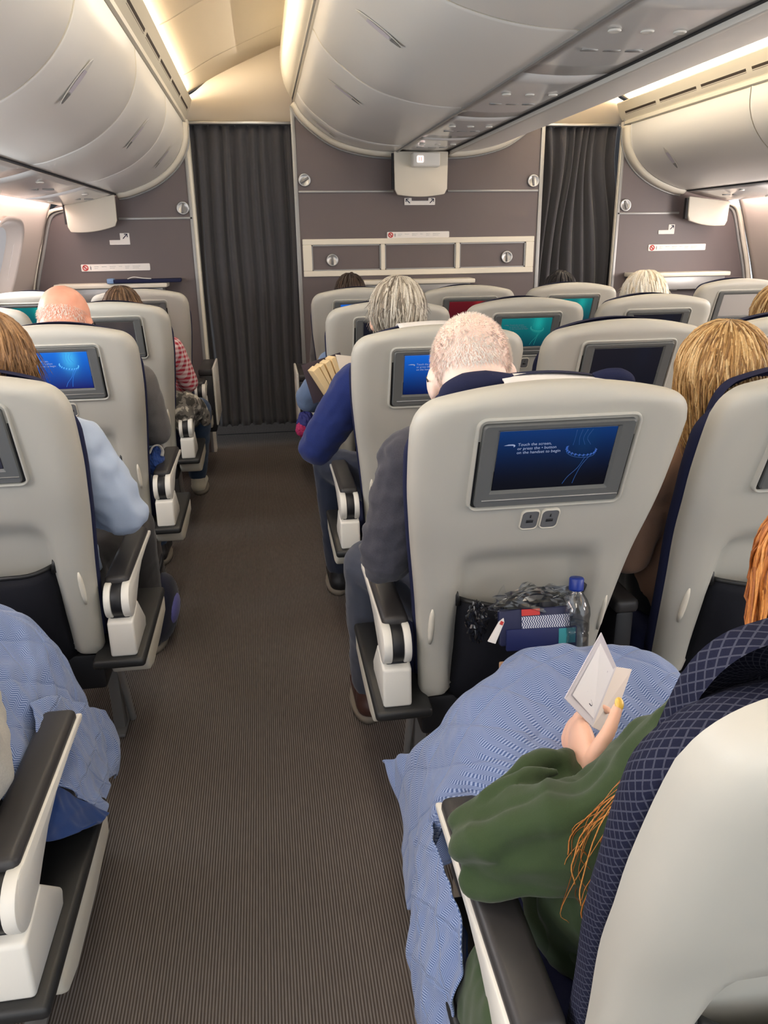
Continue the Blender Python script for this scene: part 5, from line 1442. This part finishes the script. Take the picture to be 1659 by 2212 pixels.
ctrl = [
 [(-.92, 1.05, .64), (-.80, 1.05, .70), (-.68, 1.05, .70), (-.56, 1.05, .695), (-.475, 1.06, .66), (-.455, 1.10, .54)],
 [(-.93, 1.22, .66), (-.80, 1.22, .745), (-.68, 1.22, .730), (-.56, 1.22, .725), (-.465, 1.24, .66), (-.43, 1.27, .50)],
 [(-.93, 1.38, .68), (-.80, 1.39, .785), (-.68, 1.39, .775), (-.565, 1.38, .775), (-.475, 1.39, .68), (-.425, 1.39, .50)],
 [(-.93, 1.49, .68), (-.80, 1.51, .785), (-.68, 1.51, .785), (-.57, 1.50, .770), (-.480, 1.50, .67), (-.430, 1.47, .48)],
 [(-.93, 1.57, .60), (-.80, 1.59, .69), (-.68, 1.59, .69), (-.57, 1.58, .67), (-.485, 1.57, .56), (-.430, 1.54, .40)],
 [(-.93, 1.60, .44), (-.80, 1.62, .50), (-.68, 1.62, .50), (-.57, 1.62, .48), (-.475, 1.60, .40), (-.435, 1.57, .36)],
 [(-.92, 1.60, .26), (-.80, 1.62, .30), (-.68, 1.62, .30), (-.57, 1.63, .28), (-.48, 1.62, .25), (-.455, 1.60, .27)]]
cloth_patch('blanket_top', ctrl, [M['quilt']], b2, 12, 12, 0.022, 9.0, 13.0, (0.8, 1.3, 1.0))
ctrl = [
 [(-.462, 1.28, .67), (-.446, 1.34, .64), (-.436, 1.41, .59), (-.430, 1.48, .53), (-.432, 1.56, .46)],
 [(-.440, 1.21, .645), (-.425, 1.28, .60), (-.412, 1.35, .54), (-.405, 1.42, .475), (-.405, 1.50, .41)],
 [(-.422, 1.165, .62), (-.405, 1.22, .575), (-.392, 1.275, .52), (-.382, 1.32, .465), (-.378, 1.38, .41)],
 [(-.408, 1.13, .604), (-.395, 1.17, .56), (-.380, 1.20, .51), (-.365, 1.225, .47), (-.350, 1.238, .44)]]
cloth_patch('blanket_fall', ctrl, [M['quilt']], b2, 12, 12, 0.009, 15.0, 17.0, (1, 1.6, 0.7), u0=0.05)
ctrl = [
 [(-.45, 1.46, .53), (-.43, 1.53, .49), (-.42, 1.60, .43), (-.44, 1.66, .38)],
 [(-.425, 1.45, .44), (-.408, 1.53, .42), (-.402, 1.58, .37), (-.425, 1.64, .32)],
 [(-.405, 1.42, .40), (-.395, 1.49, .37), (-.394, 1.54, .33), (-.42, 1.60, .27)],
 [(-.402, 1.40, .385), (-.396, 1.46, .355), (-.398, 1.52, .315), (-.42, 1.59, .25)]]
cloth_patch('blanket_fold', ctrl, [M['quilt']], b2, 10, 10, 0.007, 14.0, 23.0, (1, 1.6, 0.7), u0=0.02)
ctrl = [
 [(-.408, 1.13, .602), (-.395, 1.17, .558), (-.380, 1.20, .508), (-.365, 1.225, .468), (-.348, 1.240, .438)],
 [(-.408, 1.085, .585), (-.395, 1.12, .545), (-.380, 1.15, .51), (-.366, 1.175, .48), (-.351, 1.20, .455)],
 [(-.409, 1.04, .567), (-.397, 1.07, .535), (-.382, 1.10, .515), (-.368, 1.135, .495), (-.353, 1.172, .481)]]
cloth_patch('blanket_lining', ctrl, [M['quiltback']], b2, 10, 10, 0.004, 14.0, 19.0, (1, 1.5, 0.6))
ctrl = [
 [(.228, .745, .575), (.224, .69, .59), (.222, .62, .60), (.224, .54, .60)],
 [(.203, .765, .46), (.201, .70, .47), (.201, .62, .47), (.208, .54, .46)],
 [(.197, .785, .34), (.194, .72, .33), (.196, .63, .32), (.206, .54, .32)],
 [(.206, .790, .20), (.200, .72, .18), (.202, .63, .17), (.210, .54, .18)]]
cloth_patch('hoodie_tail', [[(x - P_G.location.x, y - P_G.location.y, z) for x, y, z in r] for r in ctrl], [CL['green']], P_G, 8, 8, 0.012, 14.0, 31.0, (1, 1.5, 0.6))

# ------------------------------------------------------------------ held card
crd = thing('folded_card', 'white folded card with a small dark tick mark held over the blanket', 'card', (0, 0, 0))
A_, B_, C_, D_ = Vector((.473, .975, .884)), Vector((.508, .985, .815)), Vector((.436, .900, .772)), Vector((.390, .900, .826))
def quad(name, P, m, th, parent):
    n = (P[1] - P[0]).cross(P[3] - P[0]).normalized() * th; V = [p + n for p in P] + [p - n for p in P]
    return mesh_obj(name, V, [(0, 1, 2, 3), (7, 6, 5, 4), (0, 4, 5, 1), (1, 5, 6, 2), (2, 6, 7, 3), (3, 7, 4, 0)], m, parent, smooth=False)
E_, F_ = Vector((.545, 1.005, .795)), Vector((.476, .925, .735))
M['cardgrey'] = plain('lilac_card_border', rgb(206, 204, 212), 0.6); M['card'] = plain('white_card_face', rgb(234, 234, 238), 0.6)
p1 = quad('card_front', [A_, B_, C_, D_], M['cardgrey'], 0.0006, crd); quad('card_back', [B_, E_, F_, C_], plain('ivory_card', rgb(226, 216, 208), 0.6), 0.0006, crd)
def uvp(u, v, d=0.0016):
    n = (B_ - A_).cross(D_ - A_).normalized()
    if n.dot(Vector((0, 0, 1.45)) - A_) < 0: n = -n
    return (A_ * (1 - u) + B_ * u) * (1 - v) + (D_ * (1 - u) + C_ * u) * v + n * d
def uvquad(name, u0, u1, v0, v1, m, par, d=0.0014):
    return mesh_obj(name, [uvp(u0, v0, d), uvp(u1, v0, d), uvp(u1, v1, d), uvp(u0, v1, d)], [(0, 1, 2, 3)], m, par, smooth=False)
uvquad('card_face', 0.12, 0.93, 0.10, 0.90, M['card'], p1)
V, F = [], []
for k in range(6):
    u = 0.30 + 0.085 * k; L = [0.12, 0.30, 0.26, 0.30, 0.28, 0.22][k]; q = [uvp(u, 0.22, .0019), uvp(u + 0.022, 0.22, .0019), uvp(u + 0.022, 0.22 + L, .0019), uvp(u, 0.22 + L, .0019)]
    b = len(V); V += q; F.append((b, b + 1, b + 2, b + 3))
mesh_obj('lettering', V, F, plain('lilac_fine_print', rgb(196, 192, 206), 0.7), p1, smooth=False)
V, F = [], []; add_tube(V, F, catmull([uvp(.42, .70, .002), uvp(.62, .745, .002), uvp(.70, .775, .002), uvp(.70, .80, .002), uvp(.62, .80, .002)], 4), [.0006] * 4 + [.001] * 13, 5)
mesh_obj('tick_mark', V, F, M['inkdark'], p1)
# nails, watch strap end
 
# ------------------------------------------------------------------ things in the pocket of the big-screen seat
PYC = row(1)
def glass_mat(name, col, rough, alpha_mix):
    m = bpy.data.materials.new(name); m.use_nodes = True; nt = m.node_tree; nt.nodes.clear()
    out = nt.nodes.new('ShaderNodeOutputMaterial'); mx = nt.nodes.new('ShaderNodeMixShader'); tr = nt.nodes.new('ShaderNodeBsdfTransparent'); gl = nt.nodes.new('ShaderNodeBsdfGlossy')
    tr.inputs[0].default_value = col; gl.inputs['Roughness'].default_value = rough
    fr = nt.nodes.new('ShaderNodeLayerWeight'); fr.inputs[0].default_value = 0.35
    mt = nt.nodes.new('ShaderNodeMath'); mt.operation = 'MULTIPLY_ADD'; mt.inputs[1].default_value = 0.6; mt.inputs[2].default_value = alpha_mix
    nt.links.new(fr.outputs['Fresnel'], mt.inputs[0]); nt.links.new(mt.outputs[0], mx.inputs[0]); nt.links.new(tr.outputs[0], mx.inputs[1]); nt.links.new(gl.outputs[0], mx.inputs[2]); nt.links.new(mx.outputs[0], out.inputs[0])
    return m
M['clear'] = glass_mat('clear_plastic', (0.93, 0.94, 0.95, 1), 0.08, 0.10); M['film'] = glass_mat('clear_film', (0.95, 0.96, 0.97, 1), 0.12, 0.05)
def bottle(loc):
    t = thing('water_bottle', 'small clear water bottle with blue cap standing in the seat pocket', 'bottle', loc)
    b = lathe('bottle_body', [(0.0, 0), (0.026, 0.0), (0.030, 0.004), (0.030, 0.05), (0.028, 0.055), (0.030, 0.060), (0.030, 0.085), (0.0315, 0.095), (0.030, 0.110), (0.024, 0.126), (0.016, 0.138), (0.0125, 0.144), (0.0125, 0.150)], M['clear'], t, 28)
    lathe('water', [(0.0, 0.003), (0.027, 0.004), (0.0275, 0.05), (0.0275, 0.075), (0.0, 0.075)], glass_mat('water', (0.86, 0.9, 0.93, 1), 0.02, 0.05), b, 24)
    c = lathe('cap', [(0.0, 0.172), (0.0135, 0.172), (0.0150, 0.170), (0.0152, 0.150), (0.0150, 0.146), (0.0, 0.146)], plain('blue_cap', rgb(26, 52, 140), 0.35), t, 28)
    return t
bt = bottle((0.594, 1.345, 0.618)); bt.rotation_euler = (math.radians(-8), math.radians(2), 0)
def crumple(name, c, r, m, parent, seed, f=38, amp=0.35, n=34, mm=20):
    V, F = [], []; ellipsoid(V, F, (0, 0, 0), (1, 1, 1), None, n, mm); W = []
    for v in V:
        q = v * 2.2 + Vector((seed, 0, 0)); d = 1 + amp * (abs(noise.noise(q * 1.3)) * 1.6 - 0.3 + 0.5 * noise.noise(q * 3.1))
        W.append((c[0] + v.x * r[0] * d, c[1] + v.y * r[1] * d, c[2] + v.z * r[2] * d))
    return mesh_obj(name, W, F, m, parent, smooth=False)
hp = thing('headphone_bag', 'clear crinkled plastic bag of black headphones at the back of the seat pocket', 'bag', (0.515, 1.370, 0.735))
crumple('plastic_film', (0, 0, -0.002), (0.088, 0.016, 0.040), M['film'], hp, 2.0)
V, F = [], []
for k in range(5):  # pulled-up corners of the film
    x = (-0.075, -0.03, 0.012, 0.05, 0.078)[k]; z = (0.050, 0.028, 0.040, 0.022, 0.058)[k]
    b = len(V); V += [Vector((x - 0.016, -0.006, 0.015)), Vector((x + 0.018, 0.004, 0.012)), Vector((x + 0.006, 0.0, z)), Vector((x - 0.004, -0.008, z - 0.004))]; F += [(b, b + 1, b + 2), (b, b + 2, b + 3)]
mesh_obj('film_corners', V, F, M['film'], hp, smooth=False)
for s_ in (-1, 1):
    e = lathe('ear_cup', [(0.0, -0.008), (0.024, -0.008), (0.028, -0.003), (0.028, 0.003), (0.022, 0.009), (0.0, 0.010)], M['rubber'], hp, 20, (0.038 * s_, 0, -0.008), Matrix.Rotation(math.radians(70), 3, 'X'))
tube('headband', [(-0.045, 0, 0.004), (-0.03, 0.002, 0.018), (0, 0.003, 0.024), (0.03, 0.002, 0.018), (0.045, 0, 0.004)], 0.0045, M['black'], hp)
kit = thing('amenity_kit', 'navy and white packet with a red corner tucked behind the pocket hem', 'packet', (0.508, 1.352, 0.695), 0)
kit.rotation_euler = (math.radians(-14), 0, math.radians(-2))
prism('packet', rrect(0, 0, 0.150, 0.075, 0.006), 'y', -0.007, 0.007, plain('navy_packet', rgb(28, 34, 70), 0.5), kit, r=0.003)
stp = NT('herringbone_print'); o_ = stp.xyz(); tri = stp.math('ABSOLUTE', stp.math('SUBTRACT', stp.math('FRACT', stp.math('DIVIDE', o_[2], 0.012)), 0.5))
g_ = stp.math('GREATER_THAN', stp.math('FRACT', stp.math('ADD', stp.math('DIVIDE', o_[0], 0.005), stp.math('MULTIPLY', tri, 1.6))), 0.5); stp.link(stp.mix(g_, rgb(60, 70, 110), rgb(214, 216, 224)), 'Base Color')
box('white_band', -0.028, 0.072, -0.0085, -0.006, -0.016, 0.022, stp.m, kit); box('red_corner', -0.028, 0.010, -0.0088, -0.006, 0.024, 0.037, M['red'], kit)
mg = thing('blue_booklet', 'thin navy booklet with a teal end lying on the pocket hem', 'booklet', (0.520, 1.338, 0.672)); mg.rotation_euler = (math.radians(-10), math.radians(1.5), 0)
prism('booklet', rrect(0, 0, 0.150, 0.045, 0.003), 'y', -0.003, 0.003, plain('navy_booklet', rgb(24, 34, 84), 0.45), mg, r=0.001)
box('teal_end', 0.036, 0.072, -0.0036, -0.002, -0.012, 0.020, plain('teal_print', rgb(60, 150, 160), 0.5), mg)
wp = thing('white_wrapper', 'thin white and red paper wrapper folded at the left of the pocket', 'wrapper', (0.425, 1.345, 0.690)); wp.rotation_euler = (math.radians(-12), math.radians(28), 0); wp.scale = (0.7, 1, 0.75)
prism('wrapper', [(-0.012, -0.03), (0.012, -0.028), (0.009, 0.036), (0.002, 0.045), (-0.006, 0.03)], 'y', -0.002, 0.002, M['paper'], wp); box('red_tip', -0.003, 0.007, -0.003, -0.001, 0.026, 0.036, M['red'], wp)
bl = thing('black_pouch', 'crumpled glossy black pouch at the left corner of the seat pocket', 'pouch', (0.392, 1.372, 0.705)); crumple('pouch', (0, 0, 0), (0.022, 0.016, 0.042), plain('glossy_black', rgb(18, 18, 22), 0.2), bl, 7.0)
kc = thing('kraft_packet', 'small brown paper packet showing below the pocket hem', 'packet', (0.452, 1.300, 0.632)); kc.rotation_euler = (math.radians(-6), 0, 0)
prism('packet', rrect(0, 0, 0.062, 0.030, 0.003), 'y', -0.004, 0.004, plain('kraft_paper', rgb(176, 140, 110), 0.7), kc, r=0.001)
cb = thing('clear_bag', 'small clear bag in the pocket of the middle seat at the right edge', 'bag', (1.075, 1.385, 0.700)); crumple('film', (0, 0, 0), (0.055, 0.014, 0.030), M['film'], cb, 11.0)
fb = thing('dark_underseat_bag', 'dark black bag with pale tag on the floor between the first row seats', 'bag', (0.815, 1.62, 0.0))
V, F = [], []; ellipsoid(V, F, (0, 0, 0.17), (0.115, 0.10, 0.165), None, 22, 14)
W = [(x, y, max(0.0, z)) for x, y, z in [(v.x * (1 + .05 * math.sin(20 * v.z)), v.y, v.z) for v in V]]
mesh_obj('bag_body', W, F, M['pocket'], fb); tube('handle', [(-.05, 0, .32), (-.02, 0, .37), (.02, 0, .37), (.05, 0, .32)], .008, M['black'], fb)

# ------------------------------------------------------------------ headrest covers above the seat tops
def headrest_wings(seat, pts, white=None):
    t = tube('headrest_wing', pts, [0.010, 0.026, 0.030, 0.026, 0.010], M['lattice'], seat, 12, 0.8, 5)
def cover(seat, x0, x1, y, z, lift=0.0):
    rows = []
    for j, (dy, dz) in enumerate(((-0.05, -0.004), (-0.035, 0.010), (0.0, 0.016), (0.03, 0.010), (0.05, -0.03), (0.055, -0.12))):
        rows.append([(x0 + (x1 - x0) * u, y + dy + 0.004 * math.sin(8 * u + j), z + dz + 0.006 * math.sin(PI * u) + lift * (1 - u)) for u in np.linspace(0, 1, 13)])
    o = sheet('headrest_cover', rows, M['cover'], seat, thick=0.003); return o
l1 = tube('headrest_wing', [(-0.195, .085, 1.152), (-0.180, .082, 1.174), (-0.150, .080, 1.186), (-0.110, .080, 1.192), (-0.06, .080, 1.194)], [0.008, 0.022, 0.027, 0.024, 0.014], M['navy'], S_C1, 12)
l2 = tube('headrest_wing', [(0.10, .080, 1.196), (0.125, .080, 1.197), (0.150, .080, 1.194), (0.170, .082, 1.186), (0.182, .085, 1.172)], [0.008, 0.014, 0.017, 0.015, 0.008], M['navy'], S_C1, 12)
cover(S_C1, -0.085, 0.135, 0.085, 1.176, 0.013)
s2 = [o for o in C.objects if o.name.startswith('aeroplane_seat') and abs(o.location.x - XA) < .01 and abs(o.location.y - row(2)) < .01][0]
cover(s2, -0.115, 0.085, 0.085, 1.188)

# ------------------------------------------------------------------ reader's book
bk = thing('paperback_book', 'open paperback with yellowed page edges held by the grey-haired reader', 'book', (0.215, 2.755, 0.98))
bk.rotation_euler = (math.radians(-6), math.radians(-14), math.radians(12))
M['pages'] = plain('yellowed_pages', rgb(222, 196, 148), 0.85); M['pagesw'] = plain('pale_pages', rgb(236, 224, 204), 0.85)
for k, (a, w_, h_) in enumerate(((-0.62, .020, .125), (-0.40, .010, .130), (-0.22, .014, .135), (-0.05, .012, .142))):
    P = prism('page_block', [(-w_ / 2, -.07), (w_ / 2, -.07), (w_ / 2 + .003, h_ - .07), (-w_ / 2 - .002, h_ - .074)], 'y', -0.04, 0.05, M['pages'], bk, r=0.001, seg=1)
    P.matrix_local = Matrix.Translation((-0.032 + k * 0.020, 0, 0)) @ Matrix.Rotation(a * 0.42, 4, 'Y')
P = prism('page_leaf', [(-.001, -.065), (.062, -.075), (.070, .050), (.004, .078)], 'y', -0.012, -0.006, M['pagesw'], bk); P.matrix_local = Matrix.Translation((0.034, -0.03, 0)) @ Matrix.Rotation(math.radians(-6), 4, 'Z')
box('book_cover', -0.072, 0.08, 0.052, 0.055, -.075, .07, plain('dark_cover', rgb(60, 50, 60), 0.5), bk)
# bag beside the denim sleeve
dg = thing('patterned_bag', 'small navy and magenta patterned bag hanging below the denim sleeve', 'bag', (0.165, 3.64, 0.60))
crumple('bag_body', (0, 0, 0.015), (0.045, 0.05, 0.062), plain('navy_print', rgb(36, 40, 110), 0.7), dg, 3.0, amp=0.12); crumple('magenta_panel', (-0.022, -0.018, -0.005), (0.030, 0.038, 0.036), plain('magenta_print', rgb(170, 36, 90), 0.7), dg, 5.0, amp=0.15)
# jacket over the armrest
def camo_mat():
    t = NT('grey_camouflage_cloth'); tc = t.n('ShaderNodeTexCoord'); nz = t.n('ShaderNodeTexNoise', i_Vector=tc.outputs['Object'], i_Scale=26.0, i_Detail=2.0)
    r = t.n('ShaderNodeValToRGB'); t.t.links.new(nz.outputs['Fac'], r.inputs[0]); r.color_ramp.interpolation = 'CONSTANT'
    e = r.color_ramp.elements; e[0].color = rgb(60, 58, 54); e[0].position = 0; e[1].color = rgb(176, 172, 160); e[1].position = 0.56
    x = e.new(0.42); x.color = rgb(112, 108, 102); x = e.new(0.62); x.color = rgb(200, 196, 184); t.link(r.outputs[0], 'Base Color'); t.p.inputs['Roughness'].default_value = 0.85; return t.m
jk = thing('camouflage_jacket', 'grey camouflage jacket bunched over the armrest beside the checked sleeve', 'jacket', (0, 0, 0))
V, F = [], []
limb(V, F, [(-.455, 3.84, .72), (-.42, 3.87, .70), (-.395, 3.93, .665), (-.40, 3.98, .60)], [0.045, 0.060, 0.060, 0.05]); limb(V, F, [(-.43, 3.84, .68), (-.425, 3.84, .60), (-.425, 3.85, .54)], [0.055, 0.05, 0.030])
remesh('jacket_body', V, F, 0.009, camo_mat(), jk, 3, 0.014, 26.0, (1, 1, 1), 2.0)
V, F = [], []; limb(V, F, [(-.41, 3.90, .70), (-.365, 3.95, .675), (-.340, 3.97, .625), (-.335, 3.98, .575)], [0.032, 0.031, 0.029, 0.026])
remesh('jacket_sleeve', V, F, 0.008, camo_mat(), jk, 3, 0.008, 30.0, (1, 1, 1), 4.0)
# blue pouch by the second-row armrest
bp = thing('blue_pouch', 'bright blue cloth pouch with white strap beside the second row armrest', 'pouch', (-0.455, 2.99, 0.645))
crumple('pouch_body', (0, 0, 0.0), (0.034, 0.06, 0.060), cloth_mat('blue_cloth', rgb(44, 74, 140), 0.2, 400), bp, 8.0, amp=0.12)
tube('strap', [(-.012, -.05, .045), (.004, -.055, .072), (.024, -.045, .074), (.034, -.03, .05), (.030, -.03, .028)], 0.007, M['white'], bp, 8, 0.5)
# rucksack on the floor by the first left seat
rk = thing('navy_rucksack', 'navy bag with a lilac side panel on the floor by the left aisle', 'bag', (-0.465, 2.76, 0.0))
V, F = [], []; ellipsoid(V, F, (0, 0, 0.125), (0.070, 0.15, 0.135), Matrix.Rotation(0.15, 3, 'Y'), 22, 14)
mesh_obj('bag_body', [(v.x, v.y, max(0.0, v.z)) for v in V], F, cloth_mat('navy_bag_cloth', rgb(30, 32, 48), 0.2, 400), rk)
V, F = [], []; ellipsoid(V, F, (0.052, -0.03, 0.135), (0.024, 0.075, 0.060), Matrix.Rotation(0.2, 3, 'Y'), 16, 10); mesh_obj('side_panel', V, F, cloth_mat('lilac_cloth', rgb(92, 92, 150), 0.15, 400), rk)
tube('strap', [(-.03, -.06, .25), (.02, -.09, .30), (.03, .0, .34), (.0, .08, .26)], 0.012, M['black'], rk, 8, 0.4)
